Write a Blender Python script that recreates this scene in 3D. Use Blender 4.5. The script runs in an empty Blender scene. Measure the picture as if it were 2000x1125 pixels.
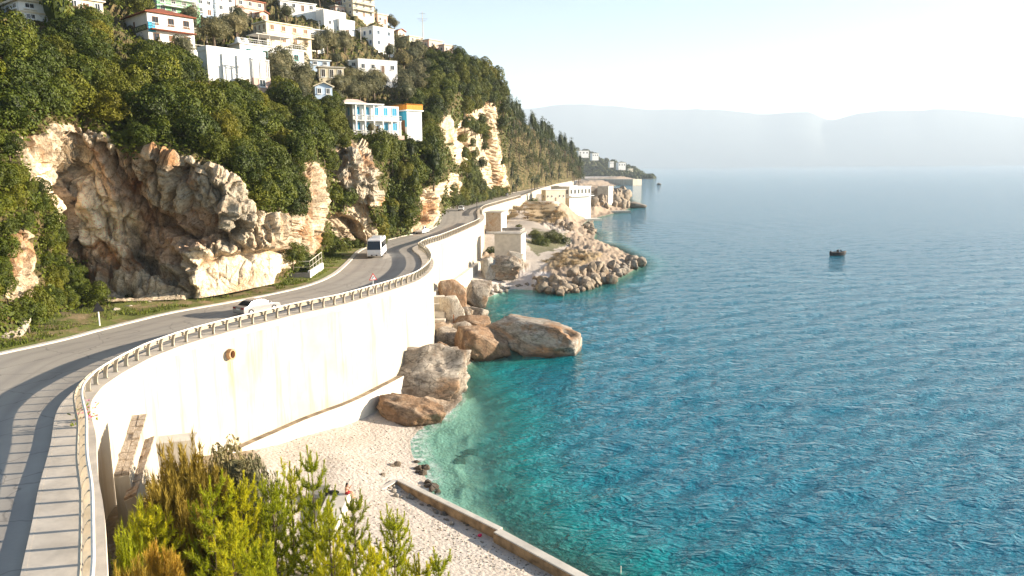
import bpy, math, random
import numpy as np
from mathutils import Vector, Matrix

sc = bpy.context.scene
COL = sc.collection
random.seed(7)
RNG = np.random.default_rng(7)
R = math.radians

# ------------------------------------------------------------------ camera
FPX = 1400.0                      # focal length in photograph pixels (2000 wide)
CZ = 28.5                         # camera height above the sea
PITCH = math.atan((562.5 - 324.0) / FPX)
ROLL = R(0.4)
_f = np.array([0, math.cos(PITCH), -math.sin(PITCH)])
_r0 = np.array([1.0, 0, 0]); _u0 = np.array([0, math.sin(PITCH), math.cos(PITCH)])
_r = _r0 * math.cos(ROLL) - _u0 * math.sin(ROLL)
_u = _u0 * math.cos(ROLL) + _r0 * math.sin(ROLL)
cam_data = bpy.data.cameras.new('camera')
cam_data.sensor_width = 36.0
cam_data.lens = 36.0 * FPX / 2000.0
cam_data.clip_start = 0.5
cam_data.clip_end = 60000
cam = bpy.data.objects.new('camera', cam_data)
COL.objects.link(cam)
cam.matrix_world = Matrix(((_r[0], _u[0], -_f[0], 0), (_r[1], _u[1], -_f[1], 0),
                           (_r[2], _u[2], -_f[2], CZ), (0, 0, 0, 1)))
sc.camera = cam

# ------------------------------------------------------------------ sky, sun, exposure
SUN_EL, SUN_AZ = R(13.0), R(10.0)          # azimuth from +X towards +Y
world = bpy.data.worlds.new('World'); sc.world = world; world.use_nodes = True
wn = world.node_tree
for n in list(wn.nodes): wn.nodes.remove(n)
sky = wn.nodes.new('ShaderNodeTexSky'); sky.sky_type = 'NISHITA'; sky.sun_disc = False
sky.sun_elevation = SUN_EL; sky.sun_rotation = R(90) - SUN_AZ
sky.air_density = 0.85; sky.dust_density = 0.5; sky.ozone_density = 1.2
bg = wn.nodes.new('ShaderNodeBackground'); bg.inputs['Strength'].default_value = 0.060
wo = wn.nodes.new('ShaderNodeOutputWorld')
wn.links.new(sky.outputs[0], bg.inputs['Color']); wn.links.new(bg.outputs[0], wo.inputs['Surface'])

sl = bpy.data.lights.new('sun', 'SUN'); sl.energy = 5.0; sl.angle = R(0.5); sl.color = (1.0, 0.87, 0.70)
sun = bpy.data.objects.new('sun', sl); COL.objects.link(sun)
SDIR = np.array([math.cos(SUN_EL) * math.cos(SUN_AZ), math.cos(SUN_EL) * math.sin(SUN_AZ), math.sin(SUN_EL)])
sun.rotation_euler = Vector((-SDIR[0], -SDIR[1], -SDIR[2])).to_track_quat('-Z', 'Y').to_euler()
sun.location = (200, 50, 200)

sc.view_settings.view_transform = 'Standard'
sc.view_settings.look = 'None'
sc.view_settings.exposure = 2.08
sc.view_settings.gamma = 1.0
sc.view_settings.use_curve_mapping = False
sc.render.engine = 'CYCLES'
sc.cycles.use_denoising = True
sc.cycles.max_bounces = 6
sc.cycles.diffuse_bounces = 3
sc.cycles.glossy_bounces = 2
sc.cycles.transmission_bounces = 3
sc.cycles.transparent_max_bounces = 8
sc.cycles.volume_bounces = 1
sc.cycles.caustics_reflective = False
sc.cycles.caustics_refractive = False
sc.cycles.sample_clamp_indirect = 6.0

# ------------------------------------------------------------------ pixel <-> place helpers
def _ray(px, py):
    return _f + _r * ((px - 1000) / FPX) + _u * ((562.5 - py) / FPX)
def gz(px, py, z):                 # the place seen at a pixel, at height z
    d = _ray(px, py); t = (z - CZ) / d[2]
    return np.array([d[0] * t, d[1] * t, z])
def gy(px, py, Y):                 # the place seen at a pixel, Y metres ahead
    d = _ray(px, py); t = Y / d[1]
    return np.array([d[0] * t, Y, CZ + d[2] * t])
def project(P):
    P = np.asarray(P, float) - np.array([0, 0, CZ])
    w = P @ _f
    return np.stack([1000 + FPX * (P @ _r) / w, 562.5 - FPX * (P @ _u) / w], -1)

def pchip(xs, ys):
    xs = np.asarray(xs, float); ys = np.asarray(ys, float)
    h = np.diff(xs); d = np.diff(ys) / h
    m = np.zeros_like(ys); m[0] = d[0]; m[-1] = d[-1]
    for i in range(1, len(xs) - 1):
        m[i] = (d[i - 1] * h[i] + d[i] * h[i - 1]) / (h[i] + h[i - 1])
    def f(x):
        x = np.asarray(x, float)
        i = np.clip(np.searchsorted(xs, x) - 1, 0, len(xs) - 2)
        t = (x - xs[i]) / h[i]
        tt = np.clip(t, 0, 1)
        a = (2*tt**3 - 3*tt**2 + 1) * ys[i] + (tt**3 - 2*tt**2 + tt) * h[i] * m[i] + (-2*tt**3 + 3*tt**2) * ys[i+1] + (tt**3 - tt**2) * h[i] * m[i+1]
        return a + np.where(t < 0, t * h[i] * m[i], 0) + np.where(t > 1, (t - 1) * h[i] * m[i+1], 0)
    return f

def _hash(ix, iy, iz, seed):
    h = (ix.astype(np.uint32) * np.uint32(374761393) + iy.astype(np.uint32) * np.uint32(668265263)
         + iz.astype(np.uint32) * np.uint32(2147483647) + np.uint32(seed * 1274126177 % 4294967296))
    h = (h ^ (h >> np.uint32(13))) * np.uint32(1274126177)
    h = h ^ (h >> np.uint32(16))
    return h.astype(np.float64) / 4294967295.0 * 2 - 1
def vnoise(P, seed=0):
    P = np.asarray(P, float)
    i = np.floor(P).astype(np.int64); f = P - i
    f = f * f * f * (f * (f * 6 - 15) + 10)
    out = 0
    for dx in (0, 1):
        wx = f[..., 0] if dx else 1 - f[..., 0]
        for dy in (0, 1):
            wy = f[..., 1] if dy else 1 - f[..., 1]
            for dz in (0, 1):
                wz = f[..., 2] if dz else 1 - f[..., 2]
                out = out + wx * wy * wz * _hash(i[..., 0] + dx, i[..., 1] + dy, i[..., 2] + dz, seed)
    return out
def fbm(P, oct=4, seed=0, ridged=False):
    P = np.asarray(P, float); a, s, tot = 1.0, 0.0, 0.0
    for k in range(oct):
        n = vnoise(P * 2.03 ** k + 17.3 * k, seed + k)
        if ridged: n = 1 - 2 * np.abs(n)
        s = s + a * n; tot += a; a *= 0.5
    return s / tot
def worley(P, seed=0):
    P = np.asarray(P, float); base = np.floor(P).astype(np.int64)
    f1 = np.full(P.shape[:-1], 9.0); f2 = f1.copy(); idv = np.zeros(P.shape[:-1])
    for dx in (-1, 0, 1):
        for dy in (-1, 0, 1):
            for dz in (-1, 0, 1):
                c = base + np.array([dx, dy, dz])
                q = np.stack([c[..., k] + .5 + .45 * _hash(c[..., 0], c[..., 1], c[..., 2], seed + k) for k in range(3)], -1)
                d = np.linalg.norm(P - q, axis=-1); h = _hash(c[..., 0], c[..., 1], c[..., 2], seed + 7)
                nw = d < f1
                f2 = np.where(nw, f1, np.minimum(f2, d)); idv = np.where(nw, h, idv); f1 = np.where(nw, d, f1)
    return f1, f2, idv
def inpoly(x, y, poly):
    x = np.asarray(x, float); y = np.asarray(y, float)
    r = np.zeros(x.shape, bool); n = len(poly)
    for i in range(n):
        x1, y1 = poly[i]; x2, y2 = poly[(i + 1) % n]
        c = ((y1 > y) != (y2 > y)) & (x < (x2 - x1) * (y - y1) / (y2 - y1 + 1e-12) + x1)
        r ^= c
    return r
def sstep(a, b, x):
    t = np.clip((np.asarray(x, float) - a) / (b - a), 0, 1)
    return t * t * (3 - 2 * t)

# ------------------------------------------------------------------ object helpers
def tag(o, label=None, cat=None, group=None, kind=None):
    if label: o['label'] = label
    if cat: o['category'] = cat
    if group: o['group'] = group
    if kind: o['kind'] = kind
    return o
def mesh(name, V, F, mat=None, smooth=False):
    me = bpy.data.meshes.new(name)
    V = np.asarray(V, float)
    if isinstance(F, np.ndarray):
        k = F.shape[1]
        me.vertices.add(len(V)); me.vertices.foreach_set('co', V.astype(np.float32).ravel())
        me.loops.add(F.size); me.loops.foreach_set('vertex_index', F.astype(np.int32).ravel())
        me.polygons.add(len(F))
        me.polygons.foreach_set('loop_start', np.arange(0, F.size, k, dtype=np.int32))
        me.update(calc_edges=True); me.validate()
    else:
        me.from_pydata([tuple(v) for v in V], [], [tuple(f) for f in F]); me.update()
    if mat is not None:
        for m in (mat if isinstance(mat, (list, tuple)) else [mat]): me.materials.append(m)
    me.polygons.foreach_set('use_smooth', np.full(len(me.polygons), bool(smooth)))
    return me
def obj(name, me, parent=None, loc=(0, 0, 0), rz=0.0, scale=None):
    o = bpy.data.objects.new(name, me); COL.objects.link(o)
    if parent is not None: o.parent = parent
    o.location = loc; o.rotation_euler = (0, 0, rz)
    if scale is not None: o.scale = scale if hasattr(scale, '__len__') else (scale,) * 3
    return o
def empty(name, loc=(0, 0, 0), rz=0.0):
    return obj(name, None, None, loc, rz)
def fattr(me, name, arr):
    a = me.attributes.new(name, 'FLOAT', 'POINT'); a.data.foreach_set('value', np.asarray(arr, np.float32))
def cattr(me, name, arr):
    a = me.attributes.new(name, 'FLOAT_COLOR', 'POINT')
    arr = np.asarray(arr, np.float32)
    if arr.shape[1] == 3: arr = np.concatenate([arr, np.ones((len(arr), 1), np.float32)], 1)
    a.data.foreach_set('color', arr.ravel())
def gridfaces(nr, nc):
    i = np.arange(nr * nc).reshape(nr, nc)
    return np.stack([i[:-1, :-1], i[:-1, 1:], i[1:, 1:], i[1:, :-1]], -1).reshape(-1, 4)

class MB:
    def __init__(s): s.V = []; s.F = []; s.M = []; s.m = 0
    def _add(s, vs, fs):
        b = len(s.V); s.V += [tuple(map(float, v)) for v in vs]
        for f in fs: s.F.append(tuple(b + i for i in f)); s.M.append(s.m)
    def box(s, x0, x1, y0, y1, z0, z1):
        s._add([(x0,y0,z0),(x1,y0,z0),(x1,y1,z0),(x0,y1,z0),(x0,y0,z1),(x1,y0,z1),(x1,y1,z1),(x0,y1,z1)],
               [(3,2,1,0),(4,5,6,7),(0,1,5,4),(1,2,6,5),(2,3,7,6),(3,0,4,7)]); return s
    def cbox(s, c, size, rz=0.0):
        b = len(s.V); s.box(-size[0]/2, size[0]/2, -size[1]/2, size[1]/2, -size[2]/2, size[2]/2)
        ca, sa = math.cos(rz), math.sin(rz)
        for i in range(b, len(s.V)):
            x, y, z = s.V[i]; s.V[i] = (c[0] + x*ca - y*sa, c[1] + x*sa + y*ca, c[2] + z)
        return s
    def hexa(s, P):               # 8 corners: bottom ring then top ring
        s._add(P, [(3,2,1,0),(4,5,6,7),(0,1,5,4),(1,2,6,5),(2,3,7,6),(3,0,4,7)]); return s
    def prism(s, poly, y0, y1, taper=None):   # polygon in xz, extruded along y
        n = len(poly); t = taper or (lambda x, z, y: y)
        vs = [(x, t(x, z, y0), z) for x, z in poly] + [(x, t(x, z, y1), z) for x, z in poly]
        fs = [tuple(range(n)), tuple(reversed(range(n, 2*n)))]
        fs += [((i+1) % n, i, n + i, n + (i+1) % n) for i in range(n)]
        s._add(vs, fs); return s
    def tube(s, path, r, n=6, cap=True):
        path = [np.asarray(p, float) for p in path]; k = len(path)
        rs = r if hasattr(r, '__len__') else [r] * k
        vs = []
        for i, p in enumerate(path):
            t = path[min(i+1, k-1)] - path[max(i-1, 0)]; t = t / (np.linalg.norm(t) + 1e-9)
            a = np.cross(t, [0, 0, 1.0])
            if np.linalg.norm(a) < 1e-3: a = np.array([1.0, 0, 0])
            a /= np.linalg.norm(a); b = np.cross(t, a)
            for j in range(n):
                q = 2 * math.pi * j / n; vs.append(p + rs[i] * (math.cos(q) * a + math.sin(q) * b))
        fs = [(i*n + j, i*n + (j+1) % n, (i+1)*n + (j+1) % n, (i+1)*n + j) for i in range(k-1) for j in range(n)]
        if cap: fs += [tuple(reversed(range(n))), tuple(range((k-1)*n, k*n))]
        s._add(vs, fs); return s
    def quad(s, *P): s._add(P, [tuple(range(len(P)))]); return s
    def me(s, name, mat, smooth=False):
        m = mesh(name, s.V, s.F, mat, smooth)
        if any(s.M): m.polygons.foreach_set('material_index', np.array(s.M, np.int32))
        return m
    def obj(s, name, mat, parent=None, loc=(0,0,0), rz=0.0, smooth=False):
        return obj(name, s.me(name, mat, smooth), parent, loc, rz)
def bevel(o, w=0.02, seg=2):
    m = o.modifiers.new('bevel', 'BEVEL'); m.width = w; m.segments = seg; m.limit_method = 'ANGLE'; m.angle_limit = R(40)
    return o

# ------------------------------------------------------------------ materials
def nodes(name):
    m = bpy.data.materials.new(name); m.use_nodes = True
    nt = m.node_tree; b = nt.nodes['Principled BSDF']
    return m, nt, b
def N(nt, typ, **kw):
    n = nt.nodes.new(typ)
    for k, v in kw.items():
        if k.startswith('i_'):
            key = k[2:]; key = int(key) if key.isdigit() else key.replace('_', ' ')
            n.inputs[key].default_value = v
        else: setattr(n, k, v)
    return n
def L(nt, a, b): nt.links.new(a, b)
def coords(nt, world=True, scale=None):
    if world: out = N(nt, 'ShaderNodeNewGeometry').outputs['Position']
    else: out = N(nt, 'ShaderNodeTexCoord').outputs['Object']
    if scale is not None:
        mp = N(nt, 'ShaderNodeMapping'); mp.inputs['Scale'].default_value = scale
        L(nt, out, mp.inputs['Vector']); out = mp.outputs[0]
    return out
def noise(nt, vec, scale, detail=4, rough=0.55, dist=0.0):
    n = N(nt, 'ShaderNodeTexNoise'); n.inputs['Scale'].default_value = scale
    n.inputs['Detail'].default_value = detail; n.inputs['Roughness'].default_value = rough; n.inputs['Distortion'].default_value = dist
    L(nt, vec, n.inputs['Vector']); return n.outputs['Fac']
def ramp(nt, fac, stops, interp='LINEAR'):
    r = N(nt, 'ShaderNodeValToRGB'); r.color_ramp.interpolation = interp
    el = r.color_ramp.elements
    while len(el) < len(stops): el.new(0.5)
    for e, (p, c) in zip(el, stops):
        e.position = p
        e.color = (c[0], c[1], c[2], 1) if hasattr(c, '__len__') else (c, c, c, 1)
    L(nt, fac, r.inputs[0]); return r.outputs[0]
def mix(nt, fac, a, b, blend='MIX'):
    m = N(nt, 'ShaderNodeMix', data_type='RGBA', blend_type=blend)
    if hasattr(fac, 'is_output'): L(nt, fac, m.inputs[0])
    else: m.inputs[0].default_value = fac
    for s, v in ((6, a), (7, b)):
        if hasattr(v, 'is_output'): L(nt, v, m.inputs[s])
        else: m.inputs[s].default_value = (v[0], v[1], v[2], 1)
    return m.outputs[2]
def math_(nt, op, a, b=0.5, clamp=False):
    m = N(nt, 'ShaderNodeMath', operation=op, use_clamp=clamp)
    for s, v in ((0, a), (1, b)):
        if hasattr(v, 'is_output'): L(nt, v, m.inputs[s])
        else: m.inputs[s].default_value = v
    return m.outputs[0]
def bump(nt, b, height, strength=0.4, dist=0.1):
    n = N(nt, 'ShaderNodeBump'); n.inputs['Strength'].default_value = strength; n.inputs['Distance'].default_value = dist
    L(nt, height, n.inputs['Height']); L(nt, n.outputs[0], b.inputs['Normal']); return n
def plain(name, c, rough=0.8, metal=0.0, var=0.12, scale=3.0, bmp=0.0, spec=0.3, world=True):
    m, nt, b = nodes(name)
    v = coords(nt, world)
    n = noise(nt, v, scale, 5, 0.6)
    lo = tuple(x * (1 - var * 1.6) for x in c); hi = tuple(min(1, x * (1 + var)) for x in c)
    L(nt, ramp(nt, n, [(0.3, lo), (0.7, hi)]), b.inputs['Base Color'])
    b.inputs['Roughness'].default_value = rough; b.inputs['Metallic'].default_value = metal
    b.inputs['Specular IOR Level'].default_value = spec
    if bmp: bump(nt, b, noise(nt, v, scale * 6, 5, 0.65), bmp, 0.05)
    return m
M = {}
# ------------------------------------------------------------------ material library
M['plaster_white'] = plain('plaster_white', (0.80, 0.79, 0.76), 0.85, var=0.06, scale=0.8)
M['plaster_cream'] = plain('plaster_cream', (0.72, 0.62, 0.45), 0.85, var=0.10, scale=0.8)
M['plaster_pink'] = plain('plaster_pink', (0.66, 0.46, 0.38), 0.85, var=0.10, scale=0.8)
M['plaster_green'] = plain('plaster_green', (0.28, 0.58, 0.33), 0.85, var=0.10, scale=0.8)
M['plaster_blue'] = plain('plaster_blue', (0.50, 0.62, 0.78), 0.85, var=0.08, scale=0.8)
M['paint_blue'] = plain('paint_blue', (0.05, 0.36, 0.55), 0.7, var=0.1, scale=1.0)
M['paint_teal'] = plain('paint_teal', (0.12, 0.45, 0.46), 0.7, var=0.1)
M['paint_orange'] = plain('paint_orange', (0.75, 0.30, 0.04), 0.7, var=0.12)
M['brick_red'] = plain('brick_red', (0.42, 0.16, 0.09), 0.9, var=0.2)
M['roof_tile'] = plain('roof_tile', (0.27, 0.085, 0.045), 0.9, var=0.25, scale=2.0, bmp=0.4)
M['concrete'] = plain('concrete', (0.42, 0.39, 0.34), 0.9, var=0.18, scale=0.7, bmp=0.2)
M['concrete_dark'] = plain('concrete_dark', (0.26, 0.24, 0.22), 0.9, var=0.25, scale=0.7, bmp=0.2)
M['concrete_pale'] = plain('concrete_pale', (0.62, 0.57, 0.49), 0.9, var=0.14, scale=0.6, bmp=0.15)
M['glass_dark'] = plain('glass_dark', (0.02, 0.025, 0.03), 0.08, var=0.1, spec=0.6)
M['shade_open'] = plain('shade_open', (0.05, 0.04, 0.035), 0.8, var=0.2)
M['wood_brown'] = plain('wood_brown', (0.20, 0.10, 0.05), 0.7, var=0.25, scale=6)
M['bark'] = plain('bark', (0.16, 0.12, 0.085), 0.95, var=0.3, scale=5, bmp=0.5, world=False)
M['steel'] = plain('steel', (0.46, 0.40, 0.31), 0.55, 0.15, var=0.15, scale=2)
M['rail_white'] = plain('rail_white', (0.72, 0.69, 0.62), 0.5, 0.0, var=0.10, scale=1.5)
M['iron_dark'] = plain('iron_dark', (0.06, 0.05, 0.045), 0.6, 0.3, var=0.2)
M['rust'] = plain('rust', (0.22, 0.09, 0.035), 0.9, var=0.35, scale=3, bmp=0.4)
M['white_gloss'] = plain('white_gloss', (0.80, 0.80, 0.80), 0.25, var=0.03, spec=0.5)
M['silver_paint'] = plain('silver_paint', (0.36, 0.35, 0.35), 0.28, 0.35, var=0.03, spec=0.5)
M['grey_paint'] = plain('grey_paint', (0.12, 0.12, 0.13), 0.28, 0.2, var=0.03, spec=0.5)
M['tyre'] = plain('tyre', (0.02, 0.02, 0.02), 0.85, var=0.2)
M['rim'] = plain('rim', (0.5, 0.5, 0.5), 0.35, 0.7, var=0.05)
M['red_lamp'] = plain('red_lamp', (0.35, 0.01, 0.02), 0.2, var=0.1, spec=0.5)
M['clear_lamp'] = plain('clear_lamp', (0.75, 0.75, 0.72), 0.15, var=0.05, spec=0.6)
M['sign_red'] = plain('sign_red', (0.60, 0.03, 0.03), 0.5, var=0.05)
M['sign_white'] = plain('sign_white', (0.80, 0.80, 0.78), 0.5, var=0.04)
M['black'] = plain('black', (0.012, 0.012, 0.014), 0.6, var=0.2)
M['yellow_print'] = plain('yellow_print', (0.62, 0.62, 0.30), 0.7, var=0.05)
M['banner_green'] = plain('banner_green', (0.05, 0.09, 0.06), 0.7, var=0.15)
M['skin'] = plain('skin', (0.55, 0.30, 0.19), 0.55, var=0.06, world=False)
M['red_cloth'] = plain('red_cloth', (0.32, 0.03, 0.03), 0.9, var=0.15, world=False)
M['pink_petal'] = plain('pink_petal', (0.75, 0.25, 0.33), 0.7, var=0.2)
M['red_petal'] = plain('red_petal', (0.70, 0.02, 0.10), 0.7, var=0.2)
M['boat_dark'] = plain('boat_dark', (0.012, 0.013, 0.018), 0.45, var=0.2)
M['boat_tan'] = plain('boat_tan', (0.32, 0.20, 0.12), 0.6, var=0.2)

# asphalt, worn and dusty
m, nt, b = nodes('asphalt'); v = coords(nt)
a = noise(nt, v, 0.18, 4, 0.6); g = noise(nt, v, 9.0, 3, 0.7)
st = noise(nt, coords(nt, True, (0.6, 0.08, 1)), 1.0, 4, 0.6)
c = ramp(nt, a, [(0.3, (0.36, 0.32, 0.265)), (0.7, (0.44, 0.395, 0.33))])
c = mix(nt, ramp(nt, st, [(0.5, 0.0), (0.75, 0.45)]), c, (0.28, 0.25, 0.22))
c = mix(nt, math_(nt, 'MULTIPLY', g, 0.35), c, (0.20, 0.18, 0.16))
ac = N(nt, 'ShaderNodeAttribute', attribute_name='across')
wt = ramp(nt, math_(nt, 'ADD', ac.outputs['Fac'], math_(nt, 'MULTIPLY', math_(nt, 'SUBTRACT', a, .5), .06)), [(.12, 0.0), (.18, .4), (.24, 0.05), (.32, .05), (.38, .4), (.45, 0.0), (.47, .0), (.49, .35), (.51, .0), (.58, 0.0), (.64, .4), (.70, .05), (.78, .05), (.84, .4), (.92, 0.0)])
c = mix(nt, wt, c, (0.21, 0.19, 0.17))
cr = N(nt, 'ShaderNodeTexVoronoi', feature='DISTANCE_TO_EDGE'); cr.inputs['Scale'].default_value = 0.22
wv = N(nt, 'ShaderNodeVectorMath', operation='ADD'); nz = N(nt, 'ShaderNodeTexNoise'); nz.inputs['Scale'].default_value = 0.8; L(nt, v, nz.inputs['Vector'])
L(nt, v, wv.inputs[0]); L(nt, nz.outputs['Color'], wv.inputs[1]); L(nt, wv.outputs[0], cr.inputs['Vector'])
c = mix(nt, ramp(nt, cr.outputs['Distance'], [(0.0, 0.55), (0.012, 0.0)]), c, (0.10, 0.09, 0.08))
L(nt, c, b.inputs['Base Color']); b.inputs['Roughness'].default_value = 0.9
bump(nt, b, g, 0.25, 0.02); M['asphalt'] = m

# retaining wall: whitewashed concrete with faint drips and stains
m, nt, b = nodes('wall_concrete'); v = coords(nt)
a = noise(nt, v, 0.25, 5, 0.6)
c = ramp(nt, a, [(0.3, (0.45, 0.385, 0.285)), (0.7, (0.54, 0.485, 0.395))])
dr = noise(nt, coords(nt, True, (0.9, 0.9, 0.06)), 1.0, 5, 0.65)
c = mix(nt, ramp(nt, dr, [(0.50, 0.0), (0.72, 0.8)]), c, (0.33, 0.24, 0.14))
pk = noise(nt, v, 3.5, 6, 0.7)
c = mix(nt, ramp(nt, pk, [(0.62, 0.0), (0.74, 0.35)]), c, (0.50, 0.42, 0.31))
L(nt, c, b.inputs['Base Color']); b.inputs['Roughness'].default_value = 0.9
bump(nt, b, pk, 0.3, 0.03); M['wall_concrete'] = m

# sidewalk slabs
M['paving'] = plain('paving', (0.56, 0.49, 0.40), 0.9, var=0.14, scale=0.8, bmp=0.2)
M['kerb_white'] = plain('kerb_white', (0.66, 0.61, 0.52), 0.9, var=0.16, scale=1.2, bmp=0.2)

def rock_mat(name, pale, mid, rust, dark, world=True, sc_=1.0, rust_lo=0.5, pale_lo=0.45, dark_lo=0.55, dark_amt=0.8):
    m, nt, b = nodes(name); v = coords(nt, world)
    big = noise(nt, v, 0.12 * sc_, 5, 0.6, 0.6)
    med = noise(nt, v, 0.55 * sc_, 6, 0.65, 0.8)
    fine = noise(nt, v, 3.0 * sc_, 6, 0.7, 0.4)
    strk = noise(nt, coords(nt, world, (0.55 * sc_, 0.55 * sc_, 0.09 * sc_)), 1.0, 5, 0.6, 0.7)
    c = mix(nt, ramp(nt, med, [(pale_lo - 0.1, 0.0), (pale_lo + 0.12, 1.0)]), mid, pale)
    c = mix(nt, ramp(nt, big, [(rust_lo, 0.0), (rust_lo + 0.1, 0.9)]), c, rust)
    c = mix(nt, ramp(nt, strk, [(rust_lo + 0.04, 0.0), (rust_lo + 0.13, 0.75)]), c, tuple(x * 0.75 for x in rust))
    c = mix(nt, ramp(nt, strk, [(1 - dark_lo - 0.13, dark_amt), (1 - dark_lo, 0.0)]), c, dark)
    c = mix(nt, ramp(nt, fine, [(0.35, 0.65), (0.52, 0.0)]), c, tuple(x * 0.45 for x in mid))
    c = mix(nt, ramp(nt, fine, [(0.6, 0.0), (0.72, 0.5)]), c, tuple(min(0.8, x * 1.25) for x in pale))
    if not world:                    # fracture lines
        wv_ = N(nt, 'ShaderNodeVectorMath', operation='ADD'); nn = N(nt, 'ShaderNodeTexNoise'); nn.inputs['Scale'].default_value = 2.0; nn.inputs['Detail'].default_value = 4
        L(nt, v, nn.inputs['Vector']); L(nt, v, wv_.inputs[0]); L(nt, nn.outputs['Color'], wv_.inputs[1])
        vo = N(nt, 'ShaderNodeTexVoronoi', feature='DISTANCE_TO_EDGE'); vo.inputs['Scale'].default_value = 1.7; L(nt, wv_.outputs[0], vo.inputs['Vector'])
        crk = ramp(nt, vo.outputs['Distance'], [(0.0, .75), (.022, .25), (.05, 0.0)])
        c = mix(nt, crk, c, tuple(x * .25 for x in mid))
    vf = noise(nt, v, 11.0 * sc_ ** .7, 5, 0.7)
    c = mix(nt, ramp(nt, vf, [(0.3, 0.6), (0.5, 0.0)]), c, tuple(x * 0.4 for x in mid))
    L(nt, c, b.inputs['Base Color']); b.inputs['Roughness'].default_value = 0.92; b.inputs['Specular IOR Level'].default_value = 0.2
    if not world:                    # wet tide band near the water
        sz = N(nt, 'ShaderNodeSeparateXYZ'); L(nt, N(nt, 'ShaderNodeNewGeometry').outputs['Position'], sz.inputs[0])
        wz = math_(nt, 'ADD', sz.outputs[2], math_(nt, 'MULTIPLY', math_(nt, 'SUBTRACT', med, .5), 1.2))
        c = mix(nt, ramp(nt, math_(nt, 'DIVIDE', wz, 1.2, True), [(.25, .8), (.62, 0.0)]), c, tuple(x * .28 for x in mid))
        L(nt, c, b.inputs['Base Color'])
    hgt = math_(nt, 'ADD', math_(nt, 'MULTIPLY', med, 1.0), math_(nt, 'ADD', math_(nt, 'MULTIPLY', fine, 0.45), math_(nt, 'MULTIPLY', vf, 0.15)))
    bump(nt, b, hgt, 1.0, 0.6 / sc_)
    return m, nt, b, c
M['boulder'], *_ = rock_mat('boulder', (0.40, 0.35, 0.29), (0.22, 0.175, 0.13), (0.30, 0.18, 0.10), (0.07, 0.055, 0.043), False, 3.0, 0.55, 0.46, 0.58)
M['boulder_rust'], *_ = rock_mat('boulder_rust', (0.40, 0.30, 0.21), (0.28, 0.20, 0.135), (0.30, 0.175, 0.095), (0.10, 0.06, 0.04), False, 3.0, 0.44, 0.5, 0.55)
M['boulder_pied'], *_ = rock_mat('boulder_pied', (0.44, 0.40, 0.34), (0.27, 0.23, 0.18), (0.38, 0.20, 0.09), (0.11, 0.09, 0.075), False, 3.0, 0.49, 0.45, 0.58)
M['boulder_pale'], *_ = rock_mat('boulder_pale', (0.60, 0.54, 0.45), (0.48, 0.40, 0.31), (0.42, 0.26, 0.13), (0.24, 0.19, 0.14), False, 3.0, 0.6, 0.44, 0.66)
M['boulder_grey'], *_ = rock_mat('boulder_grey', (0.46, 0.43, 0.38), (0.33, 0.30, 0.26), (0.36, 0.22, 0.12), (0.13, 0.115, 0.10), False, 3.0, 0.6, 0.45, 0.62)
M['shore_rock'], *_ = rock_mat('shore_rock', (0.40, 0.33, 0.25), (0.25, 0.19, 0.13), (0.30, 0.16, 0.07), (0.08, 0.062, 0.047), False, 3.0, 0.56, 0.45, 0.6)

# cliff: rock with own stains, soil and growth where the attribute says so
m, nt, b, c = rock_mat('cliff', (0.70, 0.58, 0.42), (0.50, 0.36, 0.23), (0.48, 0.24, 0.10), (0.12, 0.085, 0.06), True, 1.0, 0.55, 0.40, 0.66, 0.55)
at = N(nt, 'ShaderNodeAttribute', attribute_name='veg'); v = coords(nt)
vn = noise(nt, v, 0.8, 5, 0.65)
fac = ramp(nt, math_(nt, 'ADD', at.outputs['Fac'], math_(nt, 'MULTIPLY', math_(nt, 'SUBTRACT', vn, 0.5), 1.4)), [(0.42, 0.0), (0.58, 1.0)])
soil = mix(nt, ramp(nt, noise(nt, v, 0.5, 4, 0.6), [(0.4, 0.0), (0.6, 1.0)]), (0.055, 0.06, 0.018), (0.16, 0.12, 0.055))
tint = N(nt, 'ShaderNodeAttribute', attribute_name='tint')
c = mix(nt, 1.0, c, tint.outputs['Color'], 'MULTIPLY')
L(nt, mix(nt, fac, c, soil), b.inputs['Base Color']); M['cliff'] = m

# shore ground coloured by what lies there and one painted shade (attribute), with grain
m, nt, b = nodes('shore_ground'); v = coords(nt)
at = N(nt, 'ShaderNodeAttribute', attribute_name='ground')
n1 = noise(nt, v, 0.35, 5, 0.6); n2 = noise(nt, v, 2.2, 5, 0.7)
vor = N(nt, 'ShaderNodeTexVoronoi'); vor.inputs['Scale'].default_value = 3.2; L(nt, v, vor.inputs['Vector'])
c = mix(nt, ramp(nt, n1, [(0.35, 0.0), (0.65, 0.22)]), at.outputs['Color'], (0.30, 0.24, 0.17))
c = mix(nt, ramp(nt, n2, [(0.3, 0.45), (0.48, 0.0)]), c, (0.22, 0.17, 0.12))
sp = N(nt, 'ShaderNodeSeparateColor'); L(nt, vor.outputs['Color'], sp.inputs[0])
c = mix(nt, ramp(nt, sp.outputs[0], [(0.72, 0.0), (0.95, 0.5)]), c, (0.40, 0.34, 0.28))
L(nt, c, b.inputs['Base Color']); b.inputs['Roughness'].default_value = 0.93; b.inputs['Specular IOR Level'].default_value = 0.2
hh = math_(nt, 'ADD', n2, math_(nt, 'MULTIPLY', vor.outputs['Distance'], -0.5))
bump(nt, b, hh, 0.7, 0.18); M['shore_ground'] = m

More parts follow.
